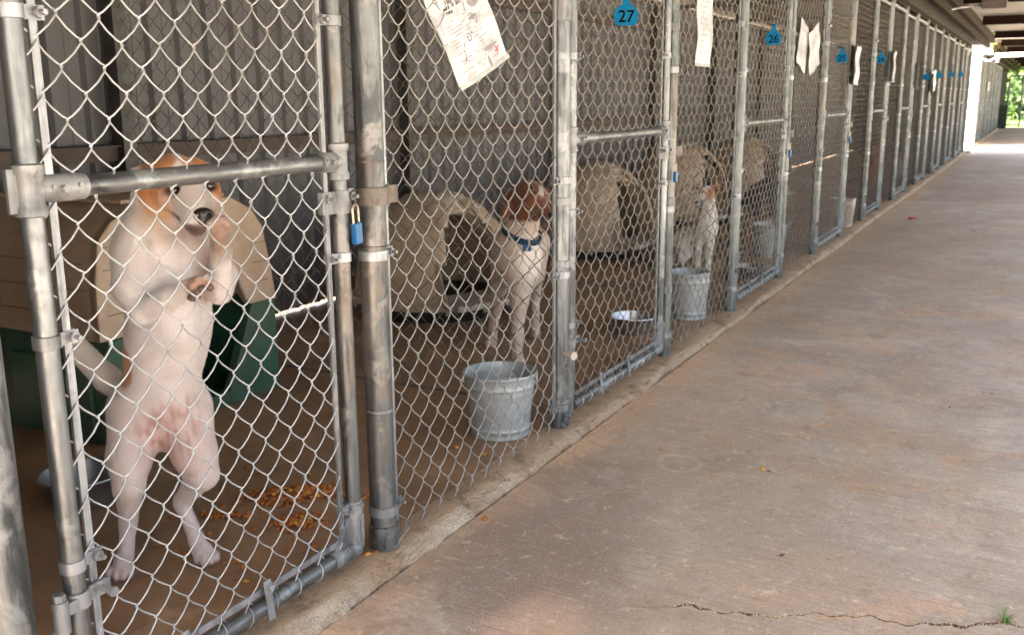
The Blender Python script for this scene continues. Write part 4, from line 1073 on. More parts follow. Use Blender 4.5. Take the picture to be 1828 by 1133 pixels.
# ---- dog 1 : standing on its hind legs. local axes: x = depth toward the camera, y = to the right in the photo, z = up
def dogframe(loc):
    v = Vector((CAM_D - loc[0], -loc[1], 0)).normalized(); return math.atan2(v.y, v.x)
def dog1():
    loc = (-.36, 1.25, 0)
    t = thing('standing_dog', 'white dog with orange ears standing on its hind legs behind the nearest gate', 'dog', loc, (0, 0, dogframe(loc)))
    P = []
    def s(a, b, ra, rb, k=.02): P.append(('s', (a, b, ra, rb), k, 1))
    def e(c, r, rot=None, k=.02, sg=1): P.append(('e', (c, r, rot), k, sg))
    # trunk (x depth, y lateral, z)
    e((-.02, .058, .585), (0.085, 0.082, 0.100), None, .03)      # rib cage
    e((-.015, .060, .50), (0.080, 0.080, 0.120), None, .03)
    e((-.02, .040, .41), (0.066, 0.072, 0.110), None, .03)        # belly
    e((-.03, .030, .325), (0.068, 0.078, 0.085), None, .03)     # loin
    s((-.04, .0, .30), (-.03, .055, .30), .055, .055, .03)
    s((0.030, 0.062, 0.600), (0.045, 0.068, 0.480), .030, .020, .04)    # breast bone
    # neck and shoulders
    s((-.01, .040, .640), (-.005, .065, .735), .062, .052, .035)
    e((0.000, 0.016, 0.625), (0.048, 0.040, 0.060), None, .03); e((0.000, 0.122, 0.612), (0.048, 0.038, 0.062), None, .03)
    e((0.012, 0.035, 0.660), (0.050, 0.050, 0.050), None, .03)
    # skull turned a little to the right
    e((0.012, 0.088, 0.766), (0.050, 0.050, 0.048), None, .018)
    e((0.000, 0.078, 0.742), (0.048, 0.052, 0.046), None, .02)
    s((0.046, 0.108, 0.746), (0.100, 0.121, 0.710), .038, .0275, .016)     # muzzle
    e((0.094, 0.112, 0.699), (0.024, 0.022, 0.019), None, .008); e((0.092, 0.134, 0.702), (0.022, 0.018, 0.018), None, .008); e((0.030, 0.150, 0.742), (0.026, 0.020, 0.030), None, .015)
    s((0.040, 0.098, 0.712), (0.090, 0.116, 0.684), .024, .0165, .007)       # lower jaw
    e((0.046, 0.068, 0.738), (0.020, 0.018, 0.022), None, .012); e((0.036, 0.138, 0.740), (0.020, 0.016, 0.020), None, .012)  # cheeks
    e((0.050, 0.084, 0.774), (0.016, 0.018, 0.011), None, .010); e((0.044, 0.134, 0.777), (0.016, 0.016, 0.011), None, .010)  # brows
    e((0.070, 0.085, 0.752), (0.014, 0.013, 0.009), None, .005, -1); e((0.060, 0.147, 0.757), (0.013, 0.011, 0.009), None, .005, -1)
    P.append(('s', ((0.055, 0.068, 0.708), (0.080, 0.086, 0.694), .0036, .0032), .003, -1))   # mouth line
    P.append(('s', ((0.080, 0.086, 0.694), (0.108, 0.108, 0.684), .0032, .0028), .003, -1))
    P.append(('s', ((0.108, 0.108, 0.684), (0.118, 0.124, 0.685), .0028, .0022), .003, -1))
    # left front leg (photo left) bent across the chest
    s((0.010, 0.010, 0.625), (.042, -.002, .575), .044, .036, .018)
    s((.042, -.002, .575), (0.072, 0.010, 0.534), .034, .0245, .010)
    s((0.072, 0.010, 0.534), (0.118, 0.058, 0.566), .0245, .0190, .008)
    s((0.118, 0.058, 0.566), (0.143, 0.088, 0.580), .0180, .0185, .008)
    e((0.148, 0.102, 0.586), (0.020, 0.024, 0.018), None, .006)
    for q, (dy, dz) in enumerate(((-.012, .004), (-.001, .014), (.012, .015), (.023, .006))):
        e((.162, .108 + dy, .585 + dz), (0.013, 0.009, 0.010), None, .0025)
    e((0.130, 0.082, 0.558), (0.007, 0.009, 0.008), None, .003)
    # right front leg folded up to the chin
    s((0.010, 0.128, 0.618), (0.035, 0.152, 0.585), .040, .034, .025)
    s((0.035, 0.152, 0.585), (0.055, 0.150, 0.560), .032, .026, .015)
    s((0.060, 0.150, 0.560), (0.095, 0.156, 0.640), .0245, .019, .008)
    s((0.095, 0.156, 0.640), (0.122, 0.152, 0.676), .0185, .0175, .008)
    e((0.130, 0.151, 0.684), (0.019, 0.020, 0.019), None, .006)
    for dy, dz in ((-.014, .008), (-.004, .015), (.007, .014), (.015, .006)):
        e((.142, .151 + dy, .687 + dz), (0.010, 0.008, 0.009), None, .0025)
    # hind legs
    s((-.03, -.012, .315), (.008, -.036, .235), .060, .041, .025)
    s((.008, -.036, .235), (.030, -.042, .185), .040, .0285, .018)
    s((.030, -.042, .185), (-.012, -.050, .100), .0275, .0175, .015)
    s((-.012, -.050, .100), (-.020, -.052, .080), .0165, .0155, .008)
    s((-.018, -.052, .085), (.0, -.060, .030), .0150, .0150, .010)
    e((.016, -.068, .020), (0.028, 0.018, 0.018), None, .010)
    s((-.03, .068, .305), (0.020, 0.084, 0.228), .060, .042, .025)
    s((0.020, 0.084, 0.228), (0.048, 0.094, 0.196), .040, .030, .018)
    s((0.048, 0.094, 0.196), (-.018, .056, .122), .0285, .0170, .015)
    s((-.018, .056, .122), (-.028, .052, .108), .0165, .0150, .008)
    s((-.026, .053, .112), (0.022, 0.073, 0.052), .0145, .0150, .010)
    e((0.040, 0.083, 0.030), (0.026, 0.020, 0.018), (0, .15, .3), .010)
    for c, dirs in (((.034, -.070, .0125), ((-.020, -.004), (-.009, .007), (.002, .010), (.013, .004))), ((0.054, 0.087, 0.022), ((-.014, -.004), (-.005, .006), (.007, .008), (.017, .002)))):
        for dy, dx in dirs: e((c[0] + dx * 1.3, c[1] + dy * 1.1, c[2]), (0.017, 0.008, 0.011), None, .0022)
    s((0.022, 0.073, 0.045), (0.045, 0.085, 0.016), .014, .012, .01)
    # tail
    s((-.085, -.01, .315), (-.125, -.065, .36), .022, .024, .015)
    s((-.125, -.065, .36), (-.14, -.115, .425), .026, .024, .015)
    # ears, folded back
    s((-.012, .050, .785), (-.02, .022, .775), .015, .012, .01); s((-.02, .022, .775), (-.01, .018, .745), .012, .007, .008)
    s((-.012, .128, .792), (-.02, .150, .782), .014, .011, .01); s((-.02, .150, .782), (-.008, .152, .758), .011, .006, .008)
    P.append(('s', ((0.068, 0.022, 0.655), (0.086, 0.036, 0.585), .009, .006), .014, -1)); P.append(('s', ((0.072, 0.104, 0.650), (0.088, 0.112, 0.585), .009, .006), .014, -1))
    P.append(('s', ((0.080, 0.070, 0.650), (0.088, 0.072, 0.575), .008, .006), .016, -1)); e((0.084, 0.004, 0.526), (0.017, 0.014, 0.015), None, .008)
    for q_ in range(4): P.append(('s', ((.058, .118 - q_ * .004, .545 - q_ * .026), (.020, .144 - q_ * .004, .560 - q_ * .026), .003, .004), .010, -1)); P.append(('s', ((.056, -.002 - q_ * .002, .530 - q_ * .026), (.014, -.026 - q_ * .002, .545 - q_ * .026), .003, .004), .010, -1))
    P.append(('s', ((.075, -.020, .40), (0.060, 0.005, 0.330), .003, .004), .02, -1)); P.append(('s', ((0.070, 0.098, 0.400), (0.055, 0.080, 0.320), .003, .004), .02, -1))
    P.append(('s', ((0.100, 0.038, 0.330), (0.085, 0.033, 0.270), .002, .004), .02, -1))
    def col(V):
        c = np.tile(np.array([.80, .725, .665]), (len(V), 1))
        n = vnoise(V, 18, 5); n2 = vnoise(V, 70, 6)
        c = blend(c, .35 + .5 * n, (0.740, 0.610, 0.530))
        tor = np.clip((.50 - V[:, 2]) / .25, 0, 1) * (V[:, 0] > -.03)
        c = blend(c, .45 * tor, (0.700, 0.490, 0.420))
        c = blend(c, .75 * (1 - np.abs(V[:, 1] - .035) / .07) * np.clip((.36 - V[:, 2]) / .05, 0, 1) * (V[:, 2] > .20) * (V[:, 0] > -.0), (0.620, 0.360, 0.290))
        # bruise-like reddish brown mottling on the groin
        dd = np.linalg.norm((V - np.array([.03, .035, .285])) / np.array([.2, .068, .062]), axis=1)
        streak = vnoise(V * np.array([1, 1, .4]), 150, 9)
        c = blend(c, np.clip(1.25 - dd, 0, 1) ** 1.3 * np.clip(streak * 1.6 + .35, 0, 1) * .9, (0.360, 0.150, 0.085))
        dd = np.linalg.norm((V - np.array([.03, .075, .325])) / np.array([.2, .035, .045]), axis=1)
        c = blend(c, np.clip(1.15 - dd, 0, 1) ** 1.3 * np.clip(streak * 1.6 + .3, 0, 1) * .8, (0.420, 0.190, 0.120))
        c = blend(c, msk(V, (.0, -.035, .415), (0.120, 0.020, 0.042), 3), (0.500, 0.220, 0.080))       # flank patch
        # head patches: orange over the ears and eyes, white blaze
        hd = V[:, 2] > .70
        o = np.maximum(msk(V, (0.020, 0.056, 0.748), (0.062, 0.036, 0.062), 4, .3), msk(V, (0.010, 0.158, 0.765), (0.060, 0.030, 0.050), 5, .3))
        o = np.maximum(o, msk(V, (0.010, 0.060, 0.800), (0.070, 0.034, 0.030), 6)); o = np.maximum(o, msk(V, (0.010, 0.125, 0.800), (0.060, 0.030, 0.025), 7))
        c = blend(c, o * hd, (0.540, 0.215, 0.060))
        c = blend(c, .45 * hd * (V[:, 0] > .06), (0.600, 0.500, 0.450))
        c = blend(c, .85 * msk(V, (0.064, 0.083, 0.751), (0.022, 0.021, 0.014), 8, .5, .1), (0.130, 0.045, 0.022))
        c = blend(c, .85 * msk(V, (0.054, 0.147, 0.756), (0.020, 0.018, 0.014), 9, .5, .1), (0.130, 0.045, 0.022))
        # dark lip line and chin
        dl = np.abs(V[:, 2] - np.clip(.708 - .45 * (V[:, 0] - .055), .684, .72)); c = blend(c, ((.0065 - dl) / .003) * (V[:, 0] > .052) * (V[:, 1] < .140), (0.060, 0.026, 0.026))
        c = blend(c, msk(V, (0.100, 0.112, 0.683), (0.030, 0.026, 0.015), 12, .4), (0.085, 0.050, 0.045))
        c = blend(c, .6 * msk(V, (0.034, 0.050, 0.700), (0.050, 0.035, 0.035), 10, .6), (0.600, 0.380, 0.220))
        c = blend(c, .6 * msk(V, (0.050, 0.085, 0.668), (0.050, 0.060, 0.022), 16, .6), (0.520, 0.400, 0.320))
        c = blend(c, .55 * msk(V, (0.060, 0.125, 0.600), (0.050, 0.018, 0.070), 17, .7), (0.500, 0.340, 0.250))
        # paws
        c = blend(c, msk(V, (0.164, 0.112, 0.590), (0.022, 0.028, 0.020), 13, .4), (0.450, 0.260, 0.180))
        c = blend(c, .9 * msk(V, (0.125, 0.152, 0.675), (0.050, 0.035, 0.055), 14, .6), (0.360, 0.230, 0.160))
        c = blend(c, .6 * msk(V, (0.055, 0.000, 0.528), (0.030, 0.030, 0.018), 15, .6), (0.420, 0.300, 0.220))
        c = blend(c, .45 * np.clip((.03 - V[:, 2]) / .02, 0, 1), (0.600, 0.380, 0.300))
        c = blend(c, .45 * (V[:, 0] < -.08), (0.550, 0.450, 0.330))
        return np.clip(c * np.array([.80, .82, .86]), 0, 1) * (1 + .05 * n2[:, None])
    hair(fur_obj('body', P, .0036, col, t), 60000, .0058)
    # eyes, nose, pads
    for c in ((0.067, 0.085, 0.751), (0.057, 0.147, 0.756)):
        g = MB(); bm = bmesh.new(); bmesh.ops.create_icosphere(bm, subdivisions=3, radius=.0098); me = bpy.data.meshes.new('eye'); bm.to_mesh(me); bm.free()
        me.materials.append(MT['eye']); me.polygons.foreach_set("use_smooth", [True] * len(me.polygons)); link('eye', me, t, c)
    fur_obj('nose', [('e', ((0.122, 0.127, 0.711), (0.014, 0.018, 0.013), None), .004, 1), ('e', ((0.126, 0.128, 0.699), (0.008, 0.010, 0.008), None), .006, 1),
                     ('s', ((0.139, 0.118, 0.710), (0.126, 0.116, 0.710), .0035, .002), .003, -1), ('s', ((0.136, 0.137, 0.711), (0.124, 0.138, 0.711), .0035, .002), .003, -1)], .0012, None, t, 'nose')
    for dy, dz in ((-.012, -.001), (.003, .007), (.018, .009)):
        fur_obj('paw_pad', [('e', ((.1745, .108 + dy, .578 + dz), (0.006, 0.007, 0.007), None), .002, 1)], .0011, None, t, 'pad')
    fur_obj('paw_pad', [('e', ((0.164, 0.098, 0.570), (0.008, 0.012, 0.008), None), .002, 1)], .0012, None, t, 'pad')
    g = MB()
    for c, dirs in (((.050, -.070, .013), ((-.020, -.004), (-.009, .007), (.002, .010), (.013, .004))), ((0.070, 0.087, 0.021), ((-.014, -.004), (-.005, .006), (.007, .008), (.017, .002)))):
        for dy, dx in dirs: g.tube([(c[0] + dx - .004, c[1] + dy, c[2]), (c[0] + dx + .004, c[1] + dy * 1.1, c[2] - .004)], [.0018, .0006], 5)
    g.obj('claws', MT['pad'], t)['kind'] = 'stuff'
    return t
dog1()

def dog2():
    loc = (-.5, 2.98, 0)
    t = thing('hound_dog', 'brown headed hound with a blue collar behind the nearest bucket', 'dog', loc, (0, 0, dogframe(loc)))
    P = []
    def s(a, b, ra, rb, k=.02): P.append(('s', (a, b, ra, rb), k, 1))
    def e(c, r, rot=None, k=.02, sg=1): P.append(('e', (c, r, rot), k, sg))
    # trunk runs back and to the right
    e((.0, .040, .36), (.085, .072, .115), None, .03)
    s((.0, .045, .375), (-.16, .062, .39), .082, .076, .04)
    s((-.16, .062, .39), (-.30, .080, .40), .072, .062, .04)
    e((-.03, .055, .31), (.08, .065, .075), None, .03)
    s((.02, .035, .42), (.035, .072, .515), .068, .052, .03)       # neck
    e((.035, .085, .572), (.062, .056, .056), None, .02)          # skull
    e((.02, .075, .585), (.055, .054, .05), None, .02)
    s((.07, .105, .562), (.115, .140, .520), .034, .025, .02)
    e((.113, .140, .512), (.022, .022, .02), None, .012)
    # drop ears
    s((.02, .028, .595), (.03, .006, .545), .018, .022, .012); s((.03, .006, .545), (.035, -.006, .505), .021, .012, .012)
    s((.02, .135, .590), (.03, .158, .540), .016, .018, .012); s((.03, .158, .540), (.035, .162, .505), .018, .011, .012)
    # legs
    s((-.02, -.002, .37), (-.09, -.028, .235), .052, .030, .025); s((-.09, -.028, .235), (-.145, -.045, .12), .027, .0195, .015)
    s((-.145, -.045, .12), (-.165, -.055, .03), .0185, .018, .012); e((-.155, -.060, .018), (.032, .024, .018), None, .012)
    for dy in (-.015, -.005, .005, .015): e((-.128, -.061 + dy, .014), (.013, .0068, .0115), None, .004)
    s((.02, .060, .35), (.06, .046, .22), .052, .032, .025); s((.06, .046, .22), (.10, .036, .11), .029, .021, .015)
    s((.10, .036, .11), (.125, .036, .03), .020, .019, .012); e((.14, .038, .019), (.034, .026, .019), None, .012)
    for dy in (-.016, -.005, .006, .017): e((.167, .038 + dy, .014), (.014, .0075, .012), None, .004)
    for yy, xx in ((.045, -.33), (.112, -.27)):
        s((xx + .03, yy, .38), (xx, yy, .25), .055, .036, .025); s((xx, yy, .25), (xx - .05, yy, .15), .030, .019, .015); s((xx - .05, yy, .15), (xx - .02, yy, .02), .017, .018, .01)
        e((xx, yy, .017), (.03, .022, .016), None, .01)
    s((-.34, .085, .43), (-.42, .09, .54), .020, .010, .015)
    e((.075, .068, .580), (.012, .011, .010), None, .006, -1); e((.068, .122, .583), (.012, .010, .009), None, .006, -1)
    def col(V):
        c = np.tile(np.array([.50, .43, .37]), (len(V), 1)); n = vnoise(V, 16, 2)
        c = blend(c, .35 + .5 * n, (.55, .40, .32)); c = blend(c, msk(V, (.06, .085, .37), (.09, .05, .08), 2, .6), (.76, .68, .60))
        c = blend(c, .6 * np.clip((.30 - V[:, 2]) / .2, 0, 1), (.60, .44, .36))
        hd = (V[:, 2] > .495) & (V[:, 0] > -.06)
        c = blend(c, 1.0 * (((V[:, 2] - .500 + .012 * n) / .012)) * (V[:, 0] > -.08), (.13, .040, .016))
        c = blend(c, .8 * msk(V, (.07, .10, .545), (.05, .03, .045), 6, .5) * hd, (.26, .11, .035))
        c = blend(c, .8 * msk(V, (.085, .122, .605), (.05, .010, .028), 4, .5) * hd, (.50, .40, .33))
        c = blend(c, msk(V, (.11, .145, .505), (.05, .04, .028), 5, .5) * (V[:, 2] > .48), (.07, .045, .04))
        c = blend(c, msk(V, (.0, -.004, .52), (.06, .018, .05), 7, .4), (.17, .06, .03))
        c = blend(c, .5 * np.clip((.028 - V[:, 2]) / .02, 0, 1), (.45, .25, .17))
        c = blend(c, msk(V, (-.22, .07, .44), (.1, .09, .06), 8, .3), (.25, .085, .03))
        return c
    hair(fur_obj('body', P, .0045, col, t), 26000, .008)
    for c in ((.071, .069, .579), (.064, .121, .582)):
        bm = bmesh.new(); bmesh.ops.create_icosphere(bm, subdivisions=2, radius=.0088); me = bpy.data.meshes.new('eye'); bm.to_mesh(me); bm.free()
        me.materials.append(MT['eye']); me.polygons.foreach_set("use_smooth", [True] * len(me.polygons)); link('eye', me, t, c)
    fur_obj('nose', [('e', ((.133, .154, .527), (.012, .015, .011), None), .004, 1)], .002, None, t, 'nose')
    # collar ring, tilted down to the right
    g = MB(); c0 = Vector((.032, .056, .455)); nn = Vector((.30, .30, .9)).normalized(); ua = nn.orthogonal().normalized(); ub = nn.cross(ua); vs = []; n = 40
    for k in range(n):
        a = 2 * math.pi * k / n; d = ua * math.cos(a) + ub * math.sin(a)
        for rr, hh in ((.0685, -.011), (.072, -.011), (.072, .011), (.0685, .011)): vs.append(c0 + d * rr + nn * hh)
    g.add(vs, [(i * 4 + q, i * 4 + (q + 1) % 4, ((i + 1) % n) * 4 + (q + 1) % 4, ((i + 1) % n) * 4 + q) for i in range(n) for q in range(4)])
    co = g.obj('collar', MT['collar'], t, 30)
    MB().box((.103, .072, .412), (.006, .03, .024)).obj('buckle', MT['blue'], co, 0, .002)
    MB().lathe([(.001, .0), (.011, .0), (.011, .002), (.001, .002)], 16).obj('tag', MT['steel'], co).matrix_local = Matrix.Translation((.108, .052, .392)) @ Matrix.Rotation(math.pi / 2, 4, 'Y')
    return t
dog2()

def small_dog(loc, lab, name, base, patch, ears, k=1.0, facing=0.0, look=.03, muz=(.05, .04, .04), sitting=True, shaggy=0.0):
    """small dog propped up on straight forelegs; local x toward the viewer"""
    t = thing(name, lab, 'dog', loc, (0, 0, dogframe(loc) + facing)); t.scale = (k, k, k)
    P = []
    def s(a, b, ra, rb, kk=.015): P.append(('s', (a, b, ra, rb), kk, 1))
    def e(c, r, rot=None, kk=.015, sg=1): P.append(('e', (c, r, rot), kk, sg))
    e((.0, .062, .235), (.055, .052, .075)); s((.0, .058, .22), (-.06, -.01, .165), .055, .062, .03); e((-.08, -.045, .125), (.07, .066, .080), None, .03)
    s((.0, .068, .28), (.004, .066, .345), .045, .036, .02)
    e((.006, .052, .392), (.042, .040, .038)); s((.02, .046, .385), (.050, .016, .355), .025, .0165, .015)
    e((.020, .074, .372), (.028, .022, .028))
    s((-.006, .020, .420), (.0, .0, .424), .012, .009, .008); s((.0, .0, .424), (.018, -.010, .404), .010, .005, .006)
    s((-.004, .082, .422), (.004, .102, .428), .013, .010, .008); s((.004, .102, .428), (.020, .112, .402), .011, .005, .006)
    s((.02, .082, .20), (.03, .078, .10), .030, .019, .015); s((.03, .078, .10), (.035, .074, .02), .0165, .016, .01); e((.045, .074, .013), (.024, .018, .013), None, .008)
    s((.01, .030, .20), (.02, .026, .10), .028, .018, .015); s((.02, .026, .10), (.024, .022, .02), .016, .0155, .01); e((.034, .022, .013), (.024, .017, .013), None, .008)
    s((-.06, -.035, .12), (-.02, -.050, .06), .048, .026, .02); s((-.02, -.050, .06), (-.055, -.058, .03), .022, .015, .01); s((-.055, -.058, .02), (.01, -.05, .013), .014, .014, .01)
    s((-.13, -.06, .09), (-.17, -.10, .10), .016, .010, .01); s((-.17, -.10, .10), (-.18, -.13, .15), .010, .005, .01)
    e((.040, .036, .402), (.008, .007, .0065), None, .004, -1); e((.036, .068, .404), (.008, .007, .0065), None, .004, -1)
    if shaggy:
        r = np.random.default_rng(5)
        for _ in range(120):
            q = P[r.integers(0, 12)]; c = np.array(q[1][0], float); d = r.normal(size=3); d /= np.linalg.norm(d)
            rr = .04 if q[0] == 's' else max(q[1][1]) * .85
            s(tuple(c + d * rr * .8), tuple(c + d * rr * 1.15 - np.array([0, 0, .02])), .010, .003, .006)
    def col(V):
        c = np.tile(np.array(base, float), (len(V), 1)); n = vnoise(V, 25, 3)
        c = blend(c, .3 + .5 * n, tuple(x * .8 for x in base))
        c = blend(c, .7 * msk(V, (-.09, -.03, .19), (.09, .07, .06), 2, .4), patch)
        c = blend(c, msk(V, (.005, .105, .415), (.04, .030, .032), 4, .3), ears); c = blend(c, msk(V, (.005, -.004, .412), (.04, .022, .03), 4, .3), tuple(x * .5 for x in ears))
        c = blend(c, .8 * msk(V, (.03, .074, .392), (.036, .030, .032), 4, .4), ears)
        c = blend(c, msk(V, (.045, .024, .360), (.02, .018, .018), 4, .5), muz)
        return c
    hair(fur_obj('body', P, .005, col, t), 9000, .012)
    for c in ((.0375, .037, .4015), (.0335, .0675, .4035)):
        bm = bmesh.new(); bmesh.ops.create_icosphere(bm, subdivisions=2, radius=.0058); me = bpy.data.meshes.new('eye'); bm.to_mesh(me); bm.free()
        me.materials.append(MT['eye']); me.polygons.foreach_set("use_smooth", [True] * len(me.polygons)); link('eye', me, t, c)
    fur_obj('nose', [('e', ((.062, .008, .352), (.0085, .010, .0085), None), .003, 1)], .0022, None, t, 'nose')
    return t
small_dog((-.46, 5.0, 0), 'small white terrier with tan ears behind the second bucket', 'terrier_dog', (.80, .74, .67), (.74, .66, .58), (.42, .17, .06), 1.06)
small_dog((-.62, 4.93, 0), 'black shaggy dog crouching left of the white terrier', 'black_dog', (.028, .024, .022), (.05, .04, .035), (.03, .025, .02), .62, .9, muz=(.03, .03, .03), shaggy=1)
bpy.context.view_layer.update()
small_dog((-.42, 10.8, 0), 'far orange brown dog behind the fifth gate', 'brown_dog', (.40, .15, .05), (.35, .12, .04), (.28, .09, .03), .95, -.3)
small_dog((-.72, 7.66, 0), 'dark dog standing deep behind the third gate', 'dark_dog', (.03, .022, .018), (.05, .035, .025), (.04, .025, .018), 1.15, .6)

# ================================================================== papers and tags
def strokes(g, lines, wd, o3, ux, uz):
    """flat pen strokes; coordinates in sheet units"""
    for ln in lines:
        for (a, b) in zip(ln[:-1], ln[1:]):
            A = Vector(a); Bv = Vector(b); d = (Bv - A)
            if d.length < 1e-6: continue
            nrm_ = Vector((-d.y, d.x)).normalized() * wd / 2
            q = [A - nrm_, Bv - nrm_, Bv + nrm_, A + nrm_]
            g.add([o3 + ux * p.x + uz * p.y for p in q], [(0, 1, 2, 3)])
_c = [(.5 + .5 * math.cos(a), .5 + .5 * math.sin(a)) for a in np.linspace(.7, 5.6, 9)]
_o = [(.5 + .45 * math.cos(a), .35 + .35 * math.sin(a)) for a in np.linspace(0, 6.3, 9)]
PEN = {'S': [[(.9, .9), (.4, 1), (.1, .75), (.8, .4), (.6, .05), (.05, .1)]], 't': [[(.4, 1), (.35, .05), (.6, 0)], [(.1, .65), (.7, .68)]],
       'e': [[(.1, .35), (.8, .4), (.6, .7), (.2, .6), (.1, .2), (.5, 0), (.9, .15)]], 'p': [[(.2, .7), (.15, -.4)], [(.2, .6), (.7, .7), (.8, .3), (.2, .1)]],
       'w': [[(0, .7), (.25, 0), (.5, .55), (.75, 0), (1, .7)]], 'k': [[(.2, 1), (.15, 0)], [(.8, .7), (.2, .35), (.85, 0)]],
       '&': [[(.9, 0), (.3, .8), (.5, 1), (.6, .75), (.1, .3), (.4, 0), (.9, .4)]], 'D': [[(.2, 0), (.2, 1), (.8, .8), (.85, .3), (.15, 0)]],
       'c': [[(x * .8, z * .7) for x, z in _c]], 'o': [_o], 'n': [[(.15, .7), (.15, 0)], [(.15, .5), (.6, .7), (.8, 0)]], 'i': [[(.3, .65), (.3, 0)], [(.3, .85), (.34, .92)]],
       'm': [[(.1, .7), (.1, 0)], [(.1, .5), (.35, .7), (.45, 0)], [(.45, .5), (.75, .7), (.9, 0)]]}
def scrib(x, y, s, n, seed, h=.012):
    r = random.Random(seed); out = []
    for k in range(n):
        x0 = x + k * s; c = r.randint(0, 3)
        if c == 0: out.append([(x0 + s * .4 * math.cos(a), y + h * .5 + h * .5 * math.sin(a)) for a in np.linspace(.3, 6.2, 9)])
        elif c == 1: out.append([(x0, y + h), (x0 + s * .1, y), (x0 + s * .4, y + h * .6), (x0 + s * .7, y)])
        elif c == 2: out.append([(x0, y), (x0 + s * .2, y + h * 1.3), (x0 + s * .3, y), (x0 + s * .6, y + h * .5)])
        else: out.append([(x0 + s * .5, y + h * .8), (x0 + s * .1, y + h * .6), (x0 + s * .5, y + h * .3), (x0, y)])
    return out
def paper(cy_, cz, wd, ht, rot, lab, detail=False, warp=.004, group='papers hung on the chain link', x=.014, curl=0.0, trim=True, yaw=0.0):
    t = thing('paper_notice', lab, 'paper notice', (x, cy_, cz), (rot, 0, yaw), group=group)
    g = MB(); nx, nz = 10, 16; r = random.Random(int(cy_ * 100))
    ph = [r.uniform(0, 6) for _ in range(4)]
    def X(u, v): return warp * (math.sin(u * 3 + ph[0]) + .6 * math.sin(v * 5 + ph[1]) + .5 * math.sin(u * 6 + v * 4 + ph[2])) + curl * (u ** 2)
    for sgn in (0, 1):
        for j in range(nz + 1):
            for i in range(nx + 1):
                u, v = i / nx - .5, j / nz - .5
                g.v.append((X(u * 2, v * 2) - sgn * .0012, u * wd, v * ht))
    n1 = (nx + 1) * (nz + 1)
    for j in range(nz):
        for i in range(nx):
            a = j * (nx + 1) + i
            g.f += [(a, a + 1, a + nx + 2, a + nx + 1), (n1 + a, n1 + a + nx + 1, n1 + a + nx + 2, n1 + a + 1)]; g.mi += [0, 0]
    g.obj('sheet', MT['paper'], t, 60)
    def onsurf(gm):
        gm.v = [(X(v[1] / wd * 2, v[2] / ht * 2) + .0012, v[1], v[2]) for v in gm.v]; return gm
    if trim:
        gg = MB(); e_ = .006
        for (y0, y1, z0, z1) in ((-wd / 2 - .003, wd / 2 + .003, -ht / 2 - .009, -ht / 2 + .001), (-wd / 2 - .005, -wd / 2, -ht / 2, ht / 2)):
            n = 16; horiz = (y1 - y0) > (z1 - z0)
            for k in range(n):
                if horiz: a, b = y0 + (y1 - y0) * k / n, y0 + (y1 - y0) * (k + 1) / n; gg.add([(0, a, z0), (0, b, z0), (0, b, z1), (0, a, z1)], [(0, 1, 2, 3)])
                else: a, b = z0 + (z1 - z0) * k / n, z0 + (z1 - z0) * (k + 1) / n; gg.add([(0, y0, a), (0, y1, a), (0, y1, b), (0, y0, b)], [(0, 1, 2, 3)])
        onsurf(gg).obj('sleeve_edge', MT['sleeve'], t, 0)
    o3, ux, uz = Vector((0, 0, 0)), Vector((0, 1, 0)), Vector((0, 0, 1))
    if detail:
        gg = MB(); L = []
        # handwriting: three short lines of pen letters, OL and ticks
        def write(txt, x, z, h):
            for ch in txt:
                for st in PEN.get(ch, []):
                    L.append([(x + px * h * .62 + pz * h * .16, z + pz * h) for px, pz in st])
                x += h * (.78 if ch not in 'ilt' else .5)
        write('Step', -.040, .047, .0085); write('wkk & Decon', -.047, .037, .0078); write('time', -.046, .0265, .0078)
        L += [[(-.013 + .005 * math.cos(a), -.036 + .0085 * math.sin(a)) for a in np.linspace(0, 6.3, 14)], [(-.004, -.024), (-.0045, -.032), (.001, -.031)]]
        for (tx, tz) in ((.010, .032), (.030, -.004), (-.030, -.043), (-.034, -.062)):
            L += [[(tx, tz), (tx - .005, tz - .017), (tx - .008, tz - .013)]]
        strokes(gg, L, .0011, o3, ux, uz); onsurf(gg).obj('handwriting', MT['ink'], t, 0)['kind'] = 'stuff'
        gg = MB(); L = []
        for (a, b, z) in ((-.062, -.048, .060), (-.012, .002, .036), (.018, .030, .040), (-.042, .004, .012), (-.020, -.006, .000), (.022, .04, .055)):
            L.append([(a, z), (b, z)])
        strokes(gg, L, .0008, o3, ux, uz); onsurf(gg).obj('printed_line', MT['ink'], t, 0)
        gg = MB(); L = []
        for k in range(15):
            z = .004 - k * .0078
            x = -.062 + .01 * random.random()
            while x < .05:
                b = x + random.uniform(.006, .022)
                if random.random() < .6: L.append([(x, z), (b, z)])
                x = b + random.uniform(.003, .010)
        strokes(gg, L, .0012, o3, ux, uz)
        for cx, cz, rx, rz in ((.036, .026, .020, .013), (.018, -.004, .014, .005), (.038, -.082, .022, .005), (.02, -.108, .004, .013)):
            n = 12; gg.add([(0, cx + rx * math.cos(2 * math.pi * k / n) * random.uniform(.8, 1.15), cz + rz * math.sin(2 * math.pi * k / n) * random.uniform(.8, 1.2)) for k in range(n)], [tuple(range(n))])
        onsurf(gg).obj('faded_print', MT['grey_ink'], t, 0)
        gg = MB(); strokes(gg, [[(.050, -.086), (.056, -.095), (.053, -.106)], [(.056, -.095), (.063, -.090)], [(.047, -.098), (.055, -.096)]], .0026, o3, ux, uz); onsurf(gg).obj('red_mark', MT['redink'], t, 0)
    else:
        gg = MB(); L = []
        for k in range(12):
            z = ht * (.42 - k * .07); L.append([(-wd * .36, z), (-wd * .36 + wd * random.uniform(.2, .5), z)])
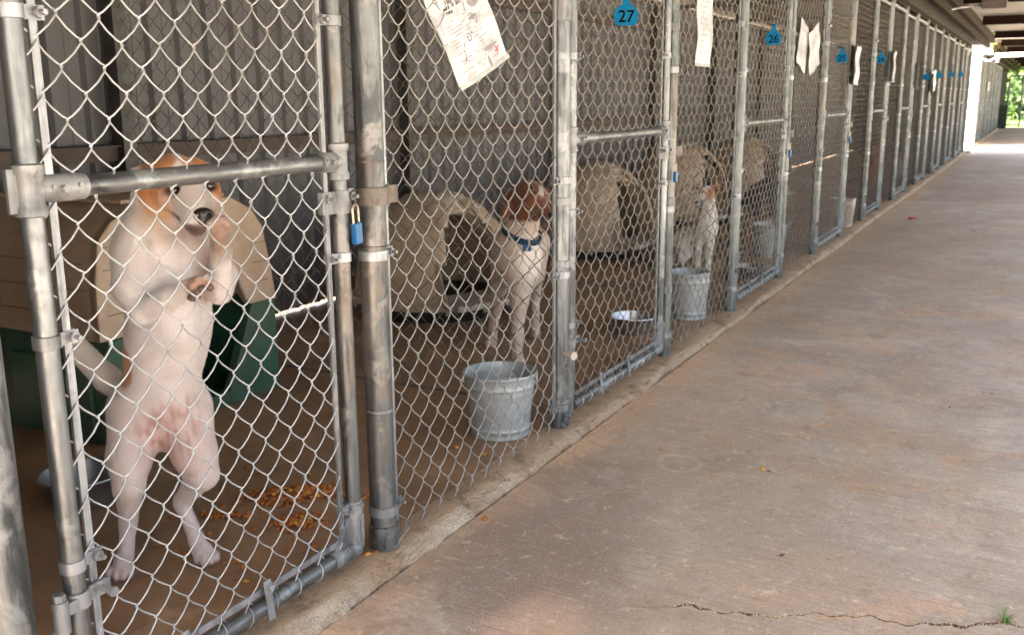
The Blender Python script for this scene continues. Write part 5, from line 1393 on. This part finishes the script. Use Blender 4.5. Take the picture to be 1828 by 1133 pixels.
        strokes(gg, L, .0022, o3, ux, uz); onsurf(gg).obj('printed_line', MT['grey_ink'], t, 0)
    # wire tie to the fabric
    MB().tube([(-.006, 0, ht / 2 - .012), (.008, 0, ht / 2 - .006), (.006, .002, ht / 2 + .012), (-.008, .001, ht / 2 + .016)], .0011, 5).obj('tie', MT['wire'], t)
    return t
# big tilted notice: lower-left (1.852,.935) lower-right (2.065,1.010)
paper(1.8674, 1.0770, .153, .24, .4836, 'large tilted white notice with handwriting and a red mark on the first fixed panel', True, x=.0116, yaw=math.radians(-20), warp=.003)
paper(3.595, 1.167, .175, .28, -.02, 'long narrow notice with rows of print right of the blue tag 27', x=.014, curl=-.01)
paper(5.215, 1.161, .21, .22, -.35, 'crumpled shiny notice, the left one of the overlapping pair', x=.016, warp=.003)
paper(5.421, 1.158, .25, .21, .28, 'crumpled notice with a small red stamp, right one of the overlapping pair', x=.030, warp=.003)
paper(6.696, 1.107, .17, .232, -.06, 'narrow white notice just right of the blue tag 25', x=.03, curl=.02)
paper(8.332, 1.139, .15, .225, -.05, 'small curling notice right of the fourth blue tag', x=.03, curl=.03)
paper(10.146, 1.097, .07, .225, -.03, 'thin strip of paper far along the near row', x=.02, curl=.03)
paper(11.631, 1.051, .26, .215, .2, 'far notice between two small blue tags', x=.03, curl=.03)
paper(23.943, 1.095, 1.0, .20, 0.0, 'distant white notice on the far kennel row', x=.03, trim=False)

def text_mesh(s, size):
    cu = bpy.data.curves.new('t', 'FONT'); cu.body = s; cu.size = size; cu.align_x = 'CENTER'; cu.align_y = 'CENTER'; cu.extrude = .0004; cu.offset = .0008
    ob = bpy.data.objects.new('t', cu); COL.objects.link(ob); bpy.context.view_layer.update()
    me = bpy.data.meshes.new_from_object(ob.evaluated_get(bpy.context.evaluated_depsgraph_get()))
    bpy.data.objects.remove(ob); bpy.data.curves.remove(cu); me.materials.clear(); me.materials.append(MT['ink']); return me
TAGS = [(2.71, 1.148, '27', 0), (4.456, 1.169, '26', 0), (6.138, 1.14, '25', 0), (7.703, 1.179, '24', 0), (10.919, 1.102, '22', 0), (12.099, 1.137, '', 0), (13.706, 1.175, '', 0), (15.279, 1.203, '', 0)]
for i, (y, z, s, _) in enumerate(TAGS):
    k = 1.0 + .0 * i; r = random.uniform(-.06, .06)
    t = thing('number_tag', (['largest blue plastic number tag, nearest the camera, high on the second gate', 'blue number tag between the long narrow paper and the crumpled papers', 'blue number tag right of the crumpled papers'][i] if i < 3 else f'small blue number tag, {ORD[i]} of the blue tags from the left'), 'number tag', (.045 if i < 5 else .06, y, z), (0, 0, math.radians(-60 - i)), group='blue number tags on the gates')
    t.scale = (.84, .84, .84)
    pts = [(-.010, .062), (-.011, .038), (-.014, .026), (-.034, .012), (-.042, -.002), (-.040, -.030), (-.032, -.044), (.032, -.044), (.040, -.030), (.042, -.002), (.034, .012), (.014, .026), (.011, .038), (.010, .062)]
    g = MB().prism(pts, 0, -.0015, .0015); g.obj('plate', MT['blue_tag'], t, 0, .0006)
    if s:
        o = link('numerals', text_mesh(s, .056), t, (.0022, 0, -.016)); o.matrix_local = Matrix.Translation((.0022, 0, -.016)) @ Matrix(((0, 0, 1, 0), (1, 0, 0, 0), (0, 1, 0, 0), (0, 0, 0, 1)))
    MB().tube([(.002, 0, .050), (.004, 0, .056), (-.030, -.026, .064)], .0025, 6).obj('stud', MT['ink'], t)

# ================================================================== padlocks
def padlock(y, z, x, lab, s=1.0, rot=0):
    t = thing('padlock', lab, 'padlock', (x, y, z), (rot, 0, 0), group='blue padlocks on the gate latches'); t.scale = (s, s, s)
    g = MB().box((0, 0, -.022), (.013, .0195, .040)); g.obj('body', MT['blue'], t, 0, .002)
    g = MB(); pts = [(0, -.008, -.004), (0, -.0085, .022)] + [(0, -.0085 * math.cos(a), .022 + .0095 * math.sin(a)) for a in np.linspace(.3, 2.8, 7)] + [(0, .0085, .022), (0, .008, -.004)]
    g.tube(pts, .0024, 8); g.obj('shackle', MT['brass'], t)
    return t
padlock(1.440, .690, .024, 'blue padlock hanging from the latch of the nearest gate', 1.0, .06)
padlock(POST_Y[3] - .030, .665, .034, 'blue padlock on the gate with tag 27', .92)
padlock(POST_Y[5] - .028, .655, .030, 'blue padlock on the third gate, under tag 26', .95)
padlock(POST_Y[7] - .028, .655, .030, 'blue padlock on the fourth gate, under tag 25', 1.0)

# ================================================================== kibble, debris
def kib_mesh(mat, seed):
    r = random.Random(seed); bm = bmesh.new(); bmesh.ops.create_icosphere(bm, subdivisions=1, radius=.0058)
    sx_, sy_, sz_ = r.uniform(.95, 1.3), r.uniform(.8, 1.05), r.uniform(.55, .8)
    for v in bm.verts: v.co = Vector((v.co.x * sx_, v.co.y * sy_, v.co.z * sz_)) * r.uniform(.88, 1.1)
    me = bpy.data.meshes.new('kibble'); bm.to_mesh(me); bm.free(); me.materials.append(mat); me.polygons.foreach_set("use_smooth", [True] * len(me.polygons)); return me
KM = [kib_mesh(MT['kib1'], s) for s in range(4)] + [kib_mesh(MT['kib2'], 9)]
rk = random.Random(4); spots = []
def heap(cx, cy_, L, Wd, ang_, n, hh):
    for _ in range(n):
        a, b = rk.gauss(0, .42), rk.gauss(0, .42)
        if a * a + b * b > 1: a *= .5; b *= .5
        x = cx + math.cos(ang_) * a * L - math.sin(ang_) * b * Wd; y = cy_ + math.sin(ang_) * a * L + math.cos(ang_) * b * Wd
        spots.append((x, y, .004 + max(0, 1 - (a * a + b * b) * 2.2) * hh * rk.random()))
heap(-.345, 1.645, .155, .062, .72, 330, .018)
heap(-.235, 1.530, .085, .052, .7, 110, .010)
heap(-.405, 1.480, .075, .028, .5, 44, .004)
for _ in range(34): spots.append((-.34 + rk.gauss(0, .12), 1.46 + rk.gauss(0, .17), .004))
for p in ((-.343, 1.301), (-.335, 1.312), (-.214, 1.326), (-.226, 1.318), (-.341, 1.131), (-.347, 1.118), (-.146, 1.27), (-.188, 1.703), (-.006, 1.470), (.004, 1.486), (.097, 1.771), (-.17, 2.089), (-.079, 2.079), (-.19, 1.72), (-.08, 1.64), (-.05, 1.60), (-.035, 1.612), (.58, 2.36), (-.30, 1.02)):
    spots.append((p[0], p[1], .004 if p[0] < .06 else ZW + .004))
keep = spots[-53:] + sorted(spots[:-53], key=lambda p: -p[2])[:240]
ks = set(keep); rest = [p for p in spots if p not in ks]
g = MB()
for (x, y, z) in rest:
    me = rk.choice(KM[:4]); rm = Euler((rk.uniform(-.6, .6), rk.uniform(-.6, .6), rk.uniform(0, 6))).to_matrix(); sk = rk.uniform(.95, 1.3)
    g.add([rm @ v.co * sk + Vector((x, y, z)) for v in me.vertices], [tuple(p.vertices) for p in me.polygons])
tag(g.obj('kibble_pile', MT['kib1'], smooth=80), 'bottom layer of the spilled orange brown kibble heap', 'kibble', kind='stuff')
for (x, y, z) in keep:
    if x > .0 and x < .07 and z > 0: z = .004
    o = link('kibble', rk.choice(KM), None, (x, y, z), (rk.uniform(-.6, .6), rk.uniform(-.6, .6), rk.uniform(0, 6)))
    s_k = rk.uniform(1.0, 1.45); o.scale = (s_k, s_k, s_k)
    tag(o, 'orange brown piece of dry dog kibble spilled on the concrete', 'kibble', 'dry kibble spilled on the concrete')
# far kibble scatter, one mass
g = MB(); icos = [(0, 0, .006), (.007, 0, 0), (0, .006, 0), (-.007, 0, 0), (0, -.006, 0)]
for (cx, cy_, rx, ry, n) in ((-.95, 4.75, .35, .3, 240), (-.22, 5.2, .12, .2, 90), (-.7, 6.6, .3, .3, 90), (-.3, 4.35, .1, .1, 14)):
    for _ in range(n):
        x, y = cx + rk.gauss(0, rx * .5), cy_ + rk.gauss(0, ry * .5)
        if x > -.04: x = -.06
        g.add([(x + p[0], y + p[1], .003 + p[2]) for p in icos], [(0, 1, 2), (0, 2, 3), (0, 3, 4), (0, 4, 1), (1, 4, 3, 2)])
tag(g.obj('kibble_scatter', MT['kib1'], smooth=0), 'thin scatter of orange kibble on the floors of the farther pens', 'kibble', kind='stuff')
# crumbs of concrete and grit along the kerb crack and the slab crack
g = MB()
for _ in range(900):
    if rk.random() < .72:
        y = rk.uniform(.9, 6.5); x = .068 + rk.gauss(0, .010) + (.02 * rk.random() if rk.random() < .2 else 0); z = ZW
    else:
        x = rk.uniform(.6, 1.3); y = crack_y(x) + rk.gauss(0, .006); z = ZW
    s_ = rk.uniform(.0008, .0028) * (1.6 if rk.random() < .06 else 1)
    a = rk.uniform(0, 6); rot = Matrix.Rotation(a, 3, 'Z')
    g.box((x, y, z + s_ * .3), (s_ * 1.6, s_, s_ * .7), rot, .7)
tag(g.obj('grit', MT['curb'], smooth=0), 'loose concrete crumbs along the kerb and the slab crack', 'grit', kind='stuff')
# leaf debris
def flake(x, y, s, mat, lab, cat, name):
    g = MB(); n = 7; pts = []
    for k in range(n):
        a = 2 * math.pi * k / n; pts.append((s * math.cos(a) * rk.uniform(.7, 1.1), s * .6 * math.sin(a) * rk.uniform(.7, 1.1), s * .25 * rk.random()))
    g.add([(0, 0, s * .2)] + pts + [(p[0], p[1], p[2] - s * .08) for p in pts], [(0, k + 1, (k + 1) % n + 1) for k in range(n)] + [(k + 1, k + 1 + n, (k + 1) % n + 1 + n, (k + 1) % n + 1) for k in range(n)])
    o = g.obj(name, mat, smooth=0); o.location = (x, y, ZW + .002); o.rotation_euler = (0, 0, rk.uniform(0, 6)); tag(o, lab, cat)
flake(.307, 8.1, .055, MT['petal'], 'bright red scrap lying on the walkway by the fourth pen', 'litter', 'red_scrap')
flake(.774, 7.51, .022, MT['petal'], 'small faint red scrap right of the bright red one', 'litter', 'red_scrap')
for i, (x, y) in enumerate(((.596, 2.356), (.56, 2.118), (.734, 1.902), (.959, 3.129), (1.042, 3.345), (1.104, 3.694), (1.066, 3.338), (.312, 3.155), (.9, 2.7), (.62, 4.2), (.7, 5.3))):
    flake(x, y, rk.uniform(.004, .008), MT['dirt'], 'tiny dark crumb of dirt lying on the walkway', 'dirt crumb', 'dirt_crumb'); bpy.data.objects[-1] if False else None
for o in [o for o in COL.objects if o.name.startswith('dirt_crumb')]: o['group'] = 'dark crumbs on the walkway'
# grass tuft growing out of the crack at the lower right
t = thing('grass_tuft', 'small green grass tuft growing from the slab crack at the lower right', 'grass tuft', (1.155, crack_y(1.155) - .004, ZW))
g = MB()
for k in range(26):
    a = rk.uniform(0, 6.28); L_ = rk.uniform(.015, .042); ln = rk.uniform(.2, 1.0); b = Vector((rk.gauss(0, .004), rk.gauss(0, .003), 0))
    d = Vector((math.cos(a) * ln, math.sin(a) * ln, 1)).normalized(); p1 = b + d * L_ * .55; p2_ = b + d * L_ + Vector((math.cos(a), math.sin(a), -.4)) * L_ * .18; wv = Vector((-math.sin(a), math.cos(a), 0)) * .0011
    g.add([b - wv, b + wv, p1 + wv * .8, p1 - wv * .8, p2_], [(0, 1, 2, 3), (3, 2, 4)])
g.obj('blades', MT['grassblade'], t, 0)
# grass at the end of the near slab (gap)
g = MB()
for _ in range(500):
    x, y = rk.uniform(-.35, .12), rk.uniform(17.78, 18.2); a = rk.uniform(0, 6.28); h_ = rk.uniform(.015, .05)
    g.add([(x, y, -.03), (x + .006 * math.cos(a), y + .006 * math.sin(a), -.03), (x + rk.gauss(0, .012), y + rk.gauss(0, .012), -.03 + h_)], [(0, 1, 2)])
tag(g.obj('gap_grass', MT['grassblade'], smooth=0), 'thin grass at the corner of the gap between the sheds', 'grass', kind='stuff')
g = MB()
for _ in range(9000):
    x, y = rk.uniform(-6, 12), rk.uniform(32, 46); a = rk.uniform(0, 6.28); h_ = rk.uniform(.03, .09)
    if .0 < x < 2.5 and y < 45: x += 2.6
    g.add([(x, y, -.16), (x + .03 * math.cos(a), y + .03 * math.sin(a), -.16), (x + rk.gauss(0, .03), y + rk.gauss(0, .03), -.16 + h_)], [(0, 1, 2)])
tag(g.obj('lawn_grass', MT['grassblade'], smooth=0), 'bright lawn beyond the end of the kennels', 'grass', kind='stuff')

# ================================================================== trees beyond the lawn
def tree(x, y, h, r, lab, mat='leaf', n=2600, low=.12):
    t = thing('tree', lab, 'tree', (x, y, -.16), group='trees beyond the lawn')
    g = MB(); g.tube([(0, 0, 0), (.05, .02, h * .3), (-.05, .06, h * .6), (0, 0, h * .85)], [h * .035, h * .026, h * .016, h * .005], 8)
    for k in range(6):
        a = rk.uniform(0, 6.28); z = h * rk.uniform(.3, .6)
        g.tube([(0, 0, z), (r * .4 * math.cos(a), r * .4 * math.sin(a), z + r * .3), (r * .75 * math.cos(a), r * .75 * math.sin(a), z + r * .5)], [h * .012, h * .007, h * .003], 6)
    g.obj('trunk', MT['bark'], t)
    cl = [(rk.gauss(0, r * .45), rk.gauss(0, r * .45), h * rk.uniform(low, .92), rk.uniform(.18, .38) * r) for _ in range(46)]
    V = []; F = []
    for _ in range(n):
        c = rk.choice(cl); d = Vector((rk.gauss(0, 1), rk.gauss(0, 1), rk.gauss(0, .8))).normalized() * c[3] * rk.uniform(.6, 1.05)
        p = Vector(c[:3]) + d; s_ = rk.uniform(.09, .19); u = Vector((rk.gauss(0, 1), rk.gauss(0, 1), rk.gauss(0, 1))).normalized(); v = u.orthogonal().normalized()
        o_ = len(V); V += [tuple(p - u * s_), tuple(p + v * s_ * .5), tuple(p + u * s_), tuple(p - v * s_ * .5)]; F.append((o_, o_ + 1, o_ + 2, o_ + 3))
    g = MB(); g.add(V, F); g.obj('crown', MT[mat], t, 0)
TL = ['leafy tree filling the far end of the walk', 'taller tree behind the open gate', 'tree at the far left of the lawn', 'broad tree right of the walk end', 'low dark bush under the trees', 'second dark bush by the lawn', 'dark bush right of the walk end', 'dark bush at the left of the lawn']
for i, (x, y, h, r, mt, lw, n) in enumerate(((-1.5, 52, 7.5, 3.2, 'leaf', .16, 5000), (2.2, 54, 8.5, 3.6, 'leaf', .18, 6000), (-6.5, 53, 8, 3.6, 'leaf', .1, 4000), (6.5, 55, 9, 4, 'leaf', .1, 4500),
                                            (-.5, 49, 1.6, 1.8, 'leaf2', .05, 2500), (2.5, 49.5, 1.8, 2.0, 'leaf2', .05, 2500), (6, 50, 1.8, 2, 'leaf2', .05, 1800), (-4.3, 50, 1.9, 2.2, 'leaf2', .05, 1800))):
    tree(x, y, h, r, TL[i], mt, n, lw)
